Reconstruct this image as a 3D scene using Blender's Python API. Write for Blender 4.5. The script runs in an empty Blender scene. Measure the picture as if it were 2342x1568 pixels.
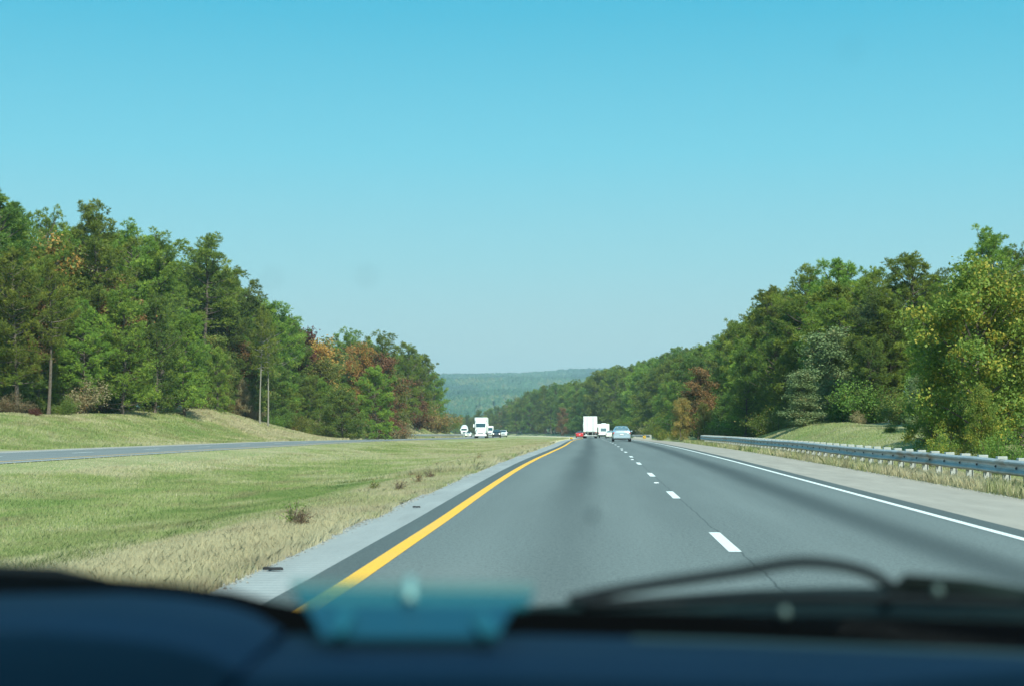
import bpy, math, random
import numpy as np
from mathutils import Vector, Matrix
R = math.radians
C0 = bpy.context.scene
COL = C0.collection

# ------------------------------------------------------------------ camera, light, sky
EYE = np.array([0.0, 0.0, 1.37])
FPX = 3590.0                      # focal length in pixels of a 2342 px wide picture
YAW, PITCH = math.atan(192 / FPX), math.atan(185 / FPX)
cam_d = bpy.data.cameras.new('camera'); cam = bpy.data.objects.new('camera', cam_d); COL.objects.link(cam)
cam_d.sensor_width = 36; cam_d.lens = 36 * FPX / 2342
cam_d.clip_start = 0.05; cam_d.clip_end = 20000
cam.location = EYE
cam.rotation_euler = (R(90) + PITCH, 0, YAW)
cam_d.dof.use_dof = True; cam_d.dof.focus_distance = 150; cam_d.dof.aperture_fstop = 4.8
C0.camera = cam

SUN_EL, SUN_AZ = R(45), math.atan2(0.42, -0.91)       # sun behind the camera, to the right
sd = bpy.data.lights.new('sun', 'SUN'); so = bpy.data.objects.new('sun', sd); COL.objects.link(so)
sd.energy = 5.0; sd.angle = R(0.5); sd.color = (1.0, 0.955, 0.86)
sv = Vector((math.sin(SUN_AZ) * math.cos(SUN_EL), math.cos(SUN_AZ) * math.cos(SUN_EL), math.sin(SUN_EL)))
so.rotation_euler = (-sv).to_track_quat('-Z', 'Y').to_euler()

W = bpy.data.worlds.new('World'); C0.world = W; W.use_nodes = True
nt = W.node_tree; bg = nt.nodes['Background']
sky = nt.nodes.new('ShaderNodeTexSky'); sky.sky_type = 'NISHITA'; sky.sun_disc = False
sky.sun_elevation = SUN_EL; sky.sun_rotation = SUN_AZ; sky.dust_density = 2.0; sky.altitude = 200
geo = nt.nodes.new('ShaderNodeTexCoord'); sep = nt.nodes.new('ShaderNodeSeparateXYZ')
nt.links.new(geo.outputs['Generated'], sep.inputs[0])
ramp = nt.nodes.new('ShaderNodeValToRGB')
nt.links.new(sep.outputs['Z'], ramp.inputs[0])
stops = [(0.0, (.47, .50, .51)), (0.035, (.42, .50, .54)), (0.10, (.26, .51, .60)), (0.17, (.125, .48, .635)), (0.26, (.022, .375, .575)), (1.0, (.02, .17, .40))]
cr = ramp.color_ramp
while len(cr.elements) < len(stops): cr.elements.new(0.5)
for e, (p, c) in zip(cr.elements, stops): e.position = p; e.color = (*c, 1)
mul = nt.nodes.new('ShaderNodeMix'); mul.data_type = 'RGBA'; mul.blend_type = 'MULTIPLY'; mul.inputs[0].default_value = 1
nt.links.new(ramp.outputs[0], mul.inputs[6]); mul.inputs[7].default_value = (10, 10, 10, 1)
mix = nt.nodes.new('ShaderNodeMix'); mix.data_type = 'RGBA'; mix.inputs[0].default_value = 0.85
nt.links.new(sky.outputs[0], mix.inputs[6]); nt.links.new(mul.outputs[2], mix.inputs[7])
nt.links.new(mix.outputs[2], bg.inputs[0]); bg.inputs[1].default_value = 0.1

vs = C0.view_settings
vs.view_transform = 'Standard'; vs.look = 'None'; vs.gamma = 1; vs.exposure = 0.52
C0.render.engine = 'CYCLES'
cy = C0.cycles
cy.use_denoising = True
cy.max_bounces = 6; cy.diffuse_bounces = 2; cy.glossy_bounces = 2; cy.transmission_bounces = 3; cy.transparent_max_bounces = 8; cy.volume_bounces = 0
cy.sample_clamp_indirect = 6

# ------------------------------------------------------------------ helpers
def tag(o, label=None, cat=None, group=None, kind=None):
    if label: o['label'] = label
    if cat: o['category'] = cat
    if group: o['group'] = group
    if kind: o['kind'] = kind
    return o

def np_mesh(name, V, F, rnd=None, smooth=False, uv=None):
    """V (n,3); F list of (m,k) arrays or one array."""
    me = bpy.data.meshes.new(name)
    if not isinstance(F, list): F = [F]
    F = [np.asarray(f, dtype=np.int32) for f in F if len(f)]
    V = np.asarray(V, dtype=np.float32)
    me.vertices.add(len(V)); me.vertices.foreach_set('co', V.ravel())
    li = np.concatenate([f.ravel() for f in F]); tot = np.concatenate([np.full(len(f), f.shape[1], np.int32) for f in F])
    me.loops.add(len(li)); me.loops.foreach_set('vertex_index', li)
    me.polygons.add(len(tot)); me.polygons.foreach_set('loop_start', np.concatenate([[0], np.cumsum(tot)[:-1]]).astype(np.int32))
    if smooth: me.polygons.foreach_set('use_smooth', np.ones(len(tot), bool))
    me.update(calc_edges=True)
    if rnd is not None:
        a = me.attributes.new('rnd', 'FLOAT', 'POINT'); a.data.foreach_set('value', np.asarray(rnd, np.float32))
    if uv is not None:
        a = me.attributes.new('road', 'FLOAT_VECTOR', 'POINT')
        a.data.foreach_set('vector', np.column_stack([uv, np.zeros(len(uv))]).astype(np.float32).ravel())
    return me

def link(name, me, mat=None, parent=None, loc=None):
    o = bpy.data.objects.new(name, me); COL.objects.link(o)
    if mat is not None:
        if me is not None and len(me.materials) == 0: me.materials.append(mat)
    if parent is not None: o.parent = parent
    if loc is not None: o.location = loc
    return o

def empty(name, loc=(0, 0, 0), rz=0):
    o = bpy.data.objects.new(name, None); COL.objects.link(o); o.location = loc; o.rotation_euler = (0, 0, rz)
    o.empty_display_size = .3
    return o

class MB:
    def __init__(s): s.v = []; s.f = []
    def add(s, v, f):
        n = len(s.v); s.v += [tuple(p) for p in v]; s.f += [tuple(i + n for i in q) for q in f]; return s
    def box(s, x0, x1, y0, y1, z0, z1, bev=0.0):
        b = min(bev, (x1 - x0) * .45, (y1 - y0) * .45, (z1 - z0) * .45)
        if b <= 0:
            v = [(x, y, z) for z in (z0, z1) for y in (y0, y1) for x in (x0, x1)]
            return s.add(v, [(0, 2, 3, 1), (4, 5, 7, 6), (0, 1, 5, 4), (2, 6, 7, 3), (0, 4, 6, 2), (1, 3, 7, 5)])
        def ring(z, i):
            a, c, d, e = x0 + i, x1 - i, y0 + i, y1 - i
            return [(a + b, d, z), (c - b, d, z), (c, d + b, z), (c, e - b, z), (c - b, e, z), (a + b, e, z), (a, e - b, z), (a, d + b, z)]
        rings = [ring(z0, b * .8), ring(z0 + b, 0), ring(z1 - b, 0), ring(z1, b * .8)]
        return s.loft(rings)
    def loft(s, rings, cap=True, closed=True):
        n = len(rings[0]); v = [p for r in rings for p in r]; f = []
        for k in range(len(rings) - 1):
            for i in range(n if closed else n - 1):
                j = (i + 1) % n
                f.append((k * n + i, k * n + j, (k + 1) * n + j, (k + 1) * n + i))
        if cap: f.append(tuple(range(n))[::-1]); f.append(tuple((len(rings) - 1) * n + i for i in range(n)))
        return s.add(v, f)
    def tube(s, pts, rad, n=8, cap=True):
        pts = [Vector(p) for p in pts]
        if not hasattr(rad, '__len__'): rad = [rad] * len(pts)
        rings = []
        for i, p in enumerate(pts):
            d = (pts[min(i + 1, len(pts) - 1)] - pts[max(i - 1, 0)]).normalized()
            u = d.cross(Vector((0, 0, 1)) if abs(d.z) < .95 else Vector((1, 0, 0))).normalized(); w = d.cross(u)
            rings.append([p + (u * math.cos(a) + w * math.sin(a)) * rad[i] for a in [2 * math.pi * k / n for k in range(n)]])
        return s.loft(rings, cap)
    def build(s, name, mat, parent=None, smooth=False, loc=None):
        me = bpy.data.meshes.new(name); me.from_pydata(s.v, [], s.f); me.update()
        if smooth:
            me.polygons.foreach_set('use_smooth', np.ones(len(me.polygons), bool))
        return link(name, me, mat, parent, loc)

def ray(xd, yd):
    """direction of a display pixel (2342 x 1568)"""
    a = np.array([(xd - 1171) / FPX, 1.0, -(yd - 784) / FPX])
    cp, sp = math.cos(PITCH), math.sin(PITCH)
    a = np.array([a[0], a[1] * cp - a[2] * sp, a[1] * sp + a[2] * cp])
    c, s_ = math.cos(YAW), math.sin(YAW)
    return np.array([a[0] * c - a[1] * s_, a[0] * s_ + a[1] * c, a[2]])
def P(xd, yd, y):
    """world point at forward distance y seen at that place"""
    d = ray(xd, yd); return EYE + d * (y / d[1])

# ------------------------------------------------------------------ materials
def mat(name, col, rough=.6, metal=0, spec=.5, noise=0, nscale=5, **kw):
    m = bpy.data.materials.new(name); m.use_nodes = True; t = m.node_tree; b = t.nodes['Principled BSDF']
    b.inputs['Base Color'].default_value = (*col, 1); b.inputs['Roughness'].default_value = rough
    b.inputs['Metallic'].default_value = metal; b.inputs['Specular IOR Level'].default_value = spec
    if noise:
        tc = t.nodes.new('ShaderNodeTexCoord'); n = t.nodes.new('ShaderNodeTexNoise'); n.inputs['Scale'].default_value = nscale; n.inputs['Detail'].default_value = 5
        t.links.new(tc.outputs['Object'], n.inputs['Vector'])
        mx = t.nodes.new('ShaderNodeMix'); mx.data_type = 'RGBA'
        mr = t.nodes.new('ShaderNodeMapRange'); mr.inputs[1].default_value = .3; mr.inputs[2].default_value = .7
        t.links.new(n.outputs[0], mr.inputs[0]); t.links.new(mr.outputs[0], mx.inputs[0])
        mx.inputs[6].default_value = (*[c * (1 - noise) for c in col], 1); mx.inputs[7].default_value = (*[min(1, c * (1 + noise)) for c in col], 1)
        t.links.new(mx.outputs[2], b.inputs['Base Color'])
    if 'coat' in kw: b.inputs['Coat Weight'].default_value = kw['coat']
    if 'emit' in kw: b.inputs['Emission Color'].default_value = (*kw['emit'], 1); b.inputs['Emission Strength'].default_value = kw['es']
    return m

class NT:
    """tiny node helper"""
    def __init__(s, name):
        s.m = bpy.data.materials.new(name); s.m.use_nodes = True; s.t = s.m.node_tree; s.b = s.t.nodes['Principled BSDF']
    def n(s, typ, **kw):
        x = s.t.nodes.new(typ)
        for k, v in kw.items(): setattr(x, k, v)
        return x
    def l(s, a, b): s.t.links.new(a, b)
    def noise(s, vec, scale, detail=4, rough=.55, out=0, dist=0):
        n = s.n('ShaderNodeTexNoise'); n.inputs['Scale'].default_value = scale; n.inputs['Detail'].default_value = detail; n.inputs['Roughness'].default_value = rough; n.inputs['Distortion'].default_value = dist
        if vec is not None: s.l(vec, n.inputs['Vector'])
        return n.outputs[out]
    def rng(s, v, a, b, c=0, d=1):
        r = s.n('ShaderNodeMapRange'); s.l(v, r.inputs[0])
        for i, q in zip((1, 2, 3, 4), (a, b, c, d)): r.inputs[i].default_value = q
        return r.outputs[0]
    def mix(s, f, a, b, bt='MIX'):
        x = s.n('ShaderNodeMix', data_type='RGBA', blend_type=bt)
        for i, q in ((0, f), (6, a), (7, b)):
            if isinstance(q, (int, float)): x.inputs[i].default_value = q
            elif isinstance(q, tuple): x.inputs[i].default_value = (*q, 1)
            else: s.l(q, x.inputs[i])
        return x.outputs[2]
    def math(s, op, a, b=None, c=None):
        x = s.n('ShaderNodeMath', operation=op)
        for i, q in enumerate((a, b, c)):
            if q is None: continue
            if isinstance(q, (int, float)): x.inputs[i].default_value = q
            else: s.l(q, x.inputs[i])
        return x.outputs[0]
    def obj(s): return s.n('ShaderNodeTexCoord').outputs['Object']
    def scaled(s, vec, sx, sy, sz):
        m = s.n('ShaderNodeMapping'); m.inputs['Scale'].default_value = (sx, sy, sz); s.l(vec, m.inputs[0]); return m.outputs[0]
    def bump(s, h, strength, dist):
        b = s.n('ShaderNodeBump'); b.inputs['Strength'].default_value = strength; b.inputs['Distance'].default_value = dist
        s.l(h, b.inputs['Height']); s.l(b.outputs[0], s.b.inputs['Normal'])

def foliage(name, a, b, c, trans=.25, c_amt=.25):
    """leaf material: clumps vary between a and b, a share of clumps is c; each tree shifts a little"""
    k = NT(name)
    at = k.n('ShaderNodeAttribute', attribute_name='rnd'); oi = k.n('ShaderNodeObjectInfo')
    col = k.mix(k.rng(at.outputs['Fac'], 0, 1 - c_amt), a, b)
    col = k.mix(k.rng(at.outputs['Fac'], 1 - c_amt - .03, 1 - c_amt + .05), col, c)
    hs = k.n('ShaderNodeHueSaturation'); k.l(col, hs.inputs['Color'])
    k.l(k.rng(oi.outputs['Random'], 0, 1, .474, .518), hs.inputs['Hue'])
    k.l(k.rng(oi.outputs['Random'], 0, 1, .68, 1.26), hs.inputs['Value'])
    k.l(hs.outputs[0], k.b.inputs['Base Color']); k.b.inputs['Roughness'].default_value = .6; k.b.inputs['Specular IOR Level'].default_value = .3
    tr = k.n('ShaderNodeBsdfTranslucent'); k.l(hs.outputs[0], tr.inputs[0])
    ms = k.n('ShaderNodeMixShader'); ms.inputs[0].default_value = trans
    k.l(k.b.outputs[0], ms.inputs[1]); k.l(tr.outputs[0], ms.inputs[2])
    k.l(ms.outputs[0], k.t.nodes['Material Output'].inputs[0])
    return k.m

M = {}
M['pine'] = foliage('pine needles', (.125, .195, .030), (.215, .295, .042), (.34, .40, .06), .36, .3)
M['pine_dark'] = foliage('dark pine needles', (.085, .155, .034), (.155, .235, .042), (.25, .32, .05), .34, .25)
M['olive'] = foliage('olive leaves', (.13, .18, .035), (.22, .24, .05), (.32, .24, .06), .34, .25)
M['yellow'] = foliage('yellow green leaves', (.10, .165, .028), (.22, .26, .04), (.38, .30, .05), .36, .30)
M['orange'] = foliage('orange leaves', (.44, .22, .055), (.54, .32, .08), (.19, .24, .055), .34, .38)
M['amber_leaf'] = foliage('muted amber leaves', (.17, .16, .05), (.27, .20, .06), (.42, .25, .08), .3, .4)
M['rust'] = foliage('rust brown leaves', (.24, .13, .05), (.34, .19, .07), (.16, .18, .05), .3, .35)
M['maroon'] = foliage('dark red leaves', (.10, .032, .024), (.16, .050, .032), (.10, .08, .03), .25, .2)
M['pale'] = foliage('pale vine leaves', (.16, .24, .09), (.27, .33, .15), (.34, .30, .12), .32, .2)
M['brush'] = foliage('dry brush leaves', (.22, .19, .09), (.34, .28, .15), (.34, .18, .07), .25, .25)
M['dry_brown'] = foliage('dry brown weed leaves', (.20, .14, .085), (.30, .21, .12), (.36, .30, .16), .3, .3)
M['green_leaf'] = foliage('green broad leaves', (.10, .18, .03), (.18, .26, .045), (.28, .27, .05), .34, .15)
M['bark'] = mat('pine bark', (.13, .10, .08), .9, noise=.35, nscale=3)
M['bark_pale'] = mat('pale bark', (.24, .215, .18), .9, noise=.25, nscale=3)
M['steel'] = mat('galvanised steel', (.42, .42, .40), .55, .15, noise=.25, nscale=9)
def rust_steel():
    k = NT('weathered galvanised steel'); o = k.obj()
    n = k.noise(k.scaled(o, 1, .55, 1), .9, 5, .6); f = k.rng(n, .56, .68)
    col = k.mix(f, (.50, .51, .51), (.33, .22, .15)); col = k.mix(k.rng(k.noise(k.scaled(o, 1, .3, 1), 5, 5, .7), .35, .65, 0, .6), col, (.25, .26, .26))
    k.l(col, k.b.inputs['Base Color']); k.b.inputs['Roughness'].default_value = .5; k.b.inputs['Metallic'].default_value = .25
    return k.m
M['rust_steel'] = rust_steel()
M['bolt'] = mat('dark bolt steel', (.07, .07, .07), .7)
M['white_paint'] = mat('white vehicle paint', (.88, .88, .87), .25, coat=.5, noise=.04, nscale=2)
M['white_door'] = mat('white trailer door', (.86, .87, .86), .4, noise=.05, nscale=1.2)
M['silver_paint'] = mat('silver paint', (.50, .60, .68), .22, .45, coat=.8)
M['red_paint'] = mat('red paint', (.55, .02, .02), .25, coat=.8)
M['black_paint'] = mat('black paint', (.012, .016, .022), .2, coat=.8)
M['cream_paint'] = mat('cream white paint', (.72, .72, .66), .28, coat=.6)
M['glass_dark'] = mat('tinted window glass', (.03, .07, .085), .06, spec=.9)
M['glass_blue'] = mat('bluish window glass', (.10, .18, .22), .08, spec=.9)
M['rubber'] = mat('tyre rubber', (.018, .018, .02), .85)
M['trim'] = mat('black plastic trim', (.02, .022, .024), .6)
M['chrome'] = mat('bright metal', (.75, .76, .77), .2, 1)
M['redlamp'] = mat('red lamp lens', (.55, .03, .04), .2, coat=.6)
M['amber'] = mat('amber lens', (.75, .30, .03), .3)
M['headlamp'] = mat('lit headlamp', (.9, .88, .8), .2, emit=(1, .93, .75), es=2.2)
M['lens'] = mat('clear lamp lens', (.6, .62, .63), .12, spec=.8)
M['seat'] = mat('grey seat cloth', (.32, .36, .37), .8)
M['grille'] = mat('dark grille', (.05, .08, .11), .5)
M['plate'] = mat('licence plate', (.75, .77, .78), .4)
M['sign_yellow'] = mat('yellow reflective sheet', (.85, .50, .03), .5)
M['sign_black'] = mat('black sign stripe', (.03, .03, .03), .6)

# ------------------------------------------------------------------ terrain functions
def Ccurve(y):
    y = np.asarray(y, float)
    c = -0.5 * np.clip((y - 90) / 110, 0, 1) ** 2 * (3 - 2 * np.clip((y - 90) / 110, 0, 1))
    c = c - 2.3e-4 * np.clip(y - 300, 0, 700) ** 2 - .322 * np.clip(y - 1000, 0, None)
    return c
_py = np.array([-100, 0, 60, 90, 133, 150, 200, 250, 300, 350, 400, 500, 600, 700, 800, 950, 1100, 1500, 1900, 2300, 2700, 3100, 3500, 4000, 4600, 5400, 9000, 14000], float)
_pz = np.array([0, 0, 0, -.06, -.2, -.28, -.62, -.98, -1.3, -1.62, -1.92, -2.52, -3.1, -3.7, -4.3, -5.3, -10, -34, -16, 14, 36, 48, 84, 104, 146, 128, 70, 60], float)
_ty = np.concatenate([np.arange(-100, 1000, 2.0), np.arange(1000, 14000, 25.0)])
_tz = np.interp(_ty, _py, _pz)
_k = np.hanning(17); _k /= _k.sum()
_tz = np.convolve(np.pad(_tz, 8, mode='edge'), _k, mode='valid')
def zprof(y): return np.interp(y, _ty, _tz)

def XB(u, y):
    """small bow of the left edge of the near road"""
    u = np.asarray(u, float); t = lambda a, b: np.clip((-u - a) / (b - a), 0, 1)
    w = t(.6, 2.0) * (1 - t(6, 12))
    b = np.interp(y, [0, 14, 18, 23, 27, 32, 37, 45, 54, 64, 75, 91, 110, 130], [0, -.02, -.05, -.08, -.13, -.18, -.22, -.27, -.28, -.25, -.18, -.09, -.02, 0])
    return b * w
def hash2(i, j, s=0):
    n = (i * 374761393 + j * 668265263 + s * 1274126177) & 0xffffffff
    n = ((n ^ (n >> 13)) * 1274126177) & 0xffffffff
    return ((n ^ (n >> 16)) & 0xffff) / 65535.0
def vnoise(x, y, s=0):
    x = np.asarray(x, float); y = np.asarray(y, float)
    i = np.floor(x).astype(np.int64); j = np.floor(y).astype(np.int64); fx = x - i; fy = y - j
    fx = fx * fx * (3 - 2 * fx); fy = fy * fy * (3 - 2 * fy)
    a, b, c, d = hash2(i, j, s), hash2(i + 1, j, s), hash2(i, j + 1, s), hash2(i + 1, j + 1, s)
    return (a * (1 - fx) + b * fx) * (1 - fy) + (c * (1 - fx) + d * fx) * fy
def fbm(x, y, s=0, o=4): return sum(vnoise(x * 2 ** k, y * 2 ** k, s + k) * .5 ** k for k in range(o)) / (2 - .5 ** (o - 1))
def sst(x, a, b):
    t = np.clip((x - a) / (b - a), 0, 1); return t * t * (3 - 2 * t)

HLy = [0, 100, 125, 150, 172, 192, 212, 262, 300, 340, 400, 460, 600, 1000]
HLz = [1.8, 2.2, 2.2, 2.7, 3.5, 2.6, .15, .15, 3.2, 4.4, 4.2, 3.6, 3, 2]
HRy = [0, 50, 66, 80, 98, 112, 126, 138, 200, 1000]
HRz = [.15, .15, .9, 1.35, 1.65, 1.3, .45, .25, .5, 1.0]
def cross(u, y):
    """height above the road profile at lateral offset u"""
    z = np.zeros(np.broadcast(u, y).shape)
    z = z - .035 * sst(u, -3.3, -3.5) * 0
    med = sst(-u, 3.4, 9.5) * (1 - sst(-u, 14, 21.4))
    z = z - .55 * med - .04 * sst(-u, 3.25, 3.6) * (1 - sst(-u, 20.4, 20.9))
    z = z + .05 * (fbm(u * .5, y * .2, 3, 3) - .5) * sst(-u, 3.6, 5) * (1 - sst(-u, 19.5, 20.6))
    hl = np.interp(y, HLy, HLz)
    z = z + hl * sst(-u, 31.6, 44) + 1.2 * sst(-u, 44, 70) * np.minimum(hl, 1)
    z = z - .10 * sst(u, 7.7, 9.0)
    hr = np.interp(y, HRy, HRz)
    z = z + hr * sst(u, 9.3, 14.0) + .8 * sst(u, 14, 30)
    nz = (fbm(u * .25, y * .12, 9, 4) - .5)
    z = z + nz * .5 * (sst(-u, 33, 38) + sst(u, 11, 16))
    return z
def ground(x, y):
    x = np.asarray(x, float); y = np.asarray(y, float)
    u = x - Ccurve(y)
    far = sst(y, 1100, 1500)
    hill = (fbm(x / 700, y / 500, 21, 5) - .5) * 52 * sst(y, 1300, 2400) + (fbm(x / 160, y / 160, 33, 3) - .5) * 12 * far
    return zprof(y) + cross(u, y) * (1 - far) + hill

# one ground sheet that reaches the horizon
def make_ground():
    ys = np.concatenate([np.arange(-60, 8, 4.), np.arange(8, 60, .8), np.arange(60, 160, 1.6), np.arange(160, 420, 4.), np.arange(420, 1100, 10.), np.arange(1100, 5600, 30.), np.linspace(5600, 14000, 20)])
    inner = np.concatenate([np.arange(-74, -46, 2.), np.arange(-46, -31.2, .8), [-31.2, -29.2, -25.4, -21.8, -20.9, -20.6], np.arange(-20.2, -4, .6), [-3.8, -3.6, -3.42, -3.28, -2.6, 0, 2.5, 5, 7.6, 7.8, 8.1, 8.5], np.arange(9, 16, .6), np.arange(16, 40, 2.)])
    lo = -74 - np.geomspace(1, 900, 40); hi = 40 + np.geomspace(1, 900, 40)
    us = np.concatenate([lo[::-1], inner, hi])
    U, Y = np.meshgrid(us, ys)
    sc = np.where(U > 0, U - 38, -U - 74)
    ext = np.clip(sc, 0, None) * np.clip(Y - 900, 0, None) / 400
    X = Ccurve(Y) + U + XB(U, Y) + np.sign(U) * ext + np.clip(Y - 1000, 0, None) * .19 + U * np.clip(Y - 1000, 0, None) / 250
    Z = ground(X, Y)
    onroad = ((U > -3.27) & (U < 7.71)) | ((U < -20.95) & (U > -31.1))
    Z = Z - .05 * onroad * (Y < 1100)
    ny, nu = U.shape
    V = np.column_stack([X.ravel(), Y.ravel(), Z.ravel()])
    idx = np.arange(ny * nu).reshape(ny, nu)
    F = np.stack([idx[:-1, :-1], idx[:-1, 1:], idx[1:, 1:], idx[1:, :-1]], -1).reshape(-1, 4)
    me = np_mesh('ground', V, F, smooth=True, uv=np.column_stack([U.ravel(), Y.ravel()]))
    k = NT('mown verge grass and soil')
    at = k.n('ShaderNodeAttribute', attribute_name='road').outputs['Vector']
    sp = k.n('ShaderNodeSeparateXYZ'); k.l(at, sp.inputs[0]); u = sp.outputs['X']; yy = sp.outputs['Y']
    o = k.obj()
    big = k.noise(k.scaled(o, 1, .5, 1), .16, 5, .6); mid = k.noise(k.scaled(o, 1, .55, 1), 1.1, 5, .65); fine = k.noise(k.scaled(o, 1, .8, 1), 9, 4, .7); pat = k.noise(k.scaled(o, 1, .4, 1), .45, 4, .6, dist=.6)
    green = k.mix(k.rng(mid, .3, .7), (.24, .30, .10), (.32, .36, .14))
    tan = k.mix(k.rng(mid, .3, .7), (.38, .34, .19), (.49, .44, .26))
    col = k.mix(k.rng(big, .42, .62, .1, .85), green, tan)
    col = k.mix(k.rng(pat, .60, .72, 0, .45), col, (.24, .18, .12))
    col = k.mix(k.rng(fine, .3, .72), k.mix(.5, col, (.14, .15, .07)), col)
    edge = k.math('MULTIPLY', k.rng(u, -6.0, -5.0), k.rng(u, -3.0, -2.9, 1, 0))
    col = k.mix(k.math('MULTIPLY', edge, .85), col, (.62, .54, .36))
    dirt = k.rng(k.noise(o, .25, 5, .6, dist=1), .60, .70)
    bank = k.math('MULTIPLY', k.rng(u, -34, -36), k.rng(yy, 150, 165)); col = k.mix(k.math('MULTIPLY', k.math('MULTIPLY', dirt, bank), .7), col, (.42, .25, .15))
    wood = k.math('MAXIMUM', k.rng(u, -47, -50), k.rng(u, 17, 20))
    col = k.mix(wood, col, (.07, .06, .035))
    fg = k.mix(k.rng(k.noise(o, .004, 6, .65), .42, .6), (.045, .095, .035), (.10, .12, .05))
    fg = k.mix(k.rng(k.noise(k.scaled(o, 1, .4, 1), .0035, 5, .6, dist=.5), .6, .66), fg, (.20, .19, .10))
    col = k.mix(k.rng(yy, 1050, 1250), col, fg)
    k.l(col, k.b.inputs['Base Color']); k.b.inputs['Roughness'].default_value = 1; k.b.inputs['Specular IOR Level'].default_value = .1
    k.bump(k.noise(o, 6, 5, .7), .6, .15)
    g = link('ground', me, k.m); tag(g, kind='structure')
make_ground()

def strip(name, u0, u1, y0, y1, dz, m, step=2.0, kind=True, gap=None, nu=2):
    """a sheet following the road between offsets u0..u1"""
    if gap is None: segs = [(y0, y1)]
    else: segs = [(a, a + gap[0]) for a in np.arange(y0, y1, gap[1])]
    V = []; F = []; UV = []; n = 0
    us = np.linspace(u0, u1, nu)
    for a, b in segs:
        ys = np.unique(np.concatenate([np.arange(a, min(b, 420), step), np.arange(max(a, 420), b, 8), [b]])) if b - a > step else np.array([a, (a + b) / 2, b])
        U, Y = np.meshgrid(us, ys); X = U + Ccurve(Y) + XB(U, Y); Z = zprof(Y) + dz
        V.append(np.column_stack([X.ravel(), Y.ravel(), Z.ravel()])); UV.append(np.column_stack([U.ravel(), Y.ravel()]))
        idx = np.arange(U.size).reshape(U.shape) + n; n += U.size
        F.append(np.stack([idx[:-1, :-1], idx[:-1, 1:], idx[1:, 1:], idx[1:, :-1]], -1).reshape(-1, 4))
    me = np_mesh(name, np.concatenate(V), np.concatenate(F), smooth=True, uv=np.concatenate(UV))
    o = link(name, me, m)
    if kind: tag(o, kind='structure')
    return o

def asphalt(name, base, near_lane, stain=True):
    k = NT(name); at = k.n('ShaderNodeAttribute', attribute_name='road').outputs['Vector']
    sp = k.n('ShaderNodeSeparateXYZ'); k.l(at, sp.inputs[0]); u = sp.outputs['X']; yy = sp.outputs['Y']
    big = k.noise(k.scaled(at, 1, .06, 1), .9, 4, .6); fine = k.noise(k.scaled(at, 1, .6, 1), 48, 3, .85); grit = k.noise(k.scaled(at, 1, .45, 1), 22, 4, .85); cr = k.noise(k.scaled(at, .6, 5, 1), 1.6, 5, .75)
    a = tuple(c * .80 for c in base); b = tuple(c * 1.15 for c in base)
    col = k.mix(k.rng(big, .3, .7), a, b)
    col = k.mix(k.rng(fine, .42, .7, .0, .75), col, tuple(c * 1.9 for c in base))
    col = k.mix(k.rng(grit, .32, .52, .8, 0), col, tuple(c * .45 for c in base))
    if stain:
        wob = k.rng(k.noise(k.scaled(at, .2, .03, 1), 1, 3), .3, .7, -.12, .12)
        for c0, w, s in ((-.42, .66, .52), (3.78, .72, .72)):
            d = k.math('ABSOLUTE', k.math('SUBTRACT', k.math('ADD', u, wob), c0))
            f = k.n('ShaderNodeMapRange', interpolation_type='SMOOTHSTEP'); k.l(d, f.inputs[0])
            f.inputs[1].default_value = w; f.inputs[2].default_value = .05; f.inputs[3].default_value = 0; f.inputs[4].default_value = s
            ff = f.outputs[0]
            if c0 < 0: ff = k.math('MULTIPLY', ff, k.rng(yy, 18, 45, .35, 1))
            col = k.mix(ff, col, tuple(c * .26 for c in base))
        # lighter worn wheel tracks
        for c0 in (-1.3, .55, 2.6, 4.75):
            d = k.math('ABSOLUTE', k.math('SUBTRACT', u, c0)); f = k.rng(d, .5, 0, 0, .22)
            col = k.mix(f, col, tuple(min(1, c * 1.5) for c in base))
        # newer darker strips outside the edge lines
        col = k.mix(k.math('MAXIMUM', k.rng(u, -2.16, -2.24), k.rng(u, 5.12, 5.2)), col, k.mix(.42, col, (.02, .024, .024)))
        # ragged dark joint along the lane line
        j = k.math('ABSOLUTE', k.math('SUBTRACT', k.math('ADD', u, k.rng(k.noise(k.scaled(at, .1, 1, 1), .8, 4, .7), .3, .7, -.035, .035)), 1.54))
        col = k.mix(k.rng(j, .006, .014, .6, 0), col, tuple(c * .25 for c in base))
        # short cracks across the right lane
        cm = k.math('MULTIPLY', k.rng(cr, .36, .33), k.rng(u, 2.2, 3.6)); col = k.mix(k.math('MULTIPLY', cm, .45), col, tuple(c * .4 for c in base))
    k.l(col, k.b.inputs['Base Color']); k.b.inputs['Roughness'].default_value = .75; k.b.inputs['Specular IOR Level'].default_value = .4
    k.bump(fine, .25, .01)
    return k.m
M['asphalt'] = asphalt('worn grey asphalt', (.128, .146, .142), True)
M['asphalt_far'] = asphalt('smooth grey asphalt', (.17, .18, .18), False, False)
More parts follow.
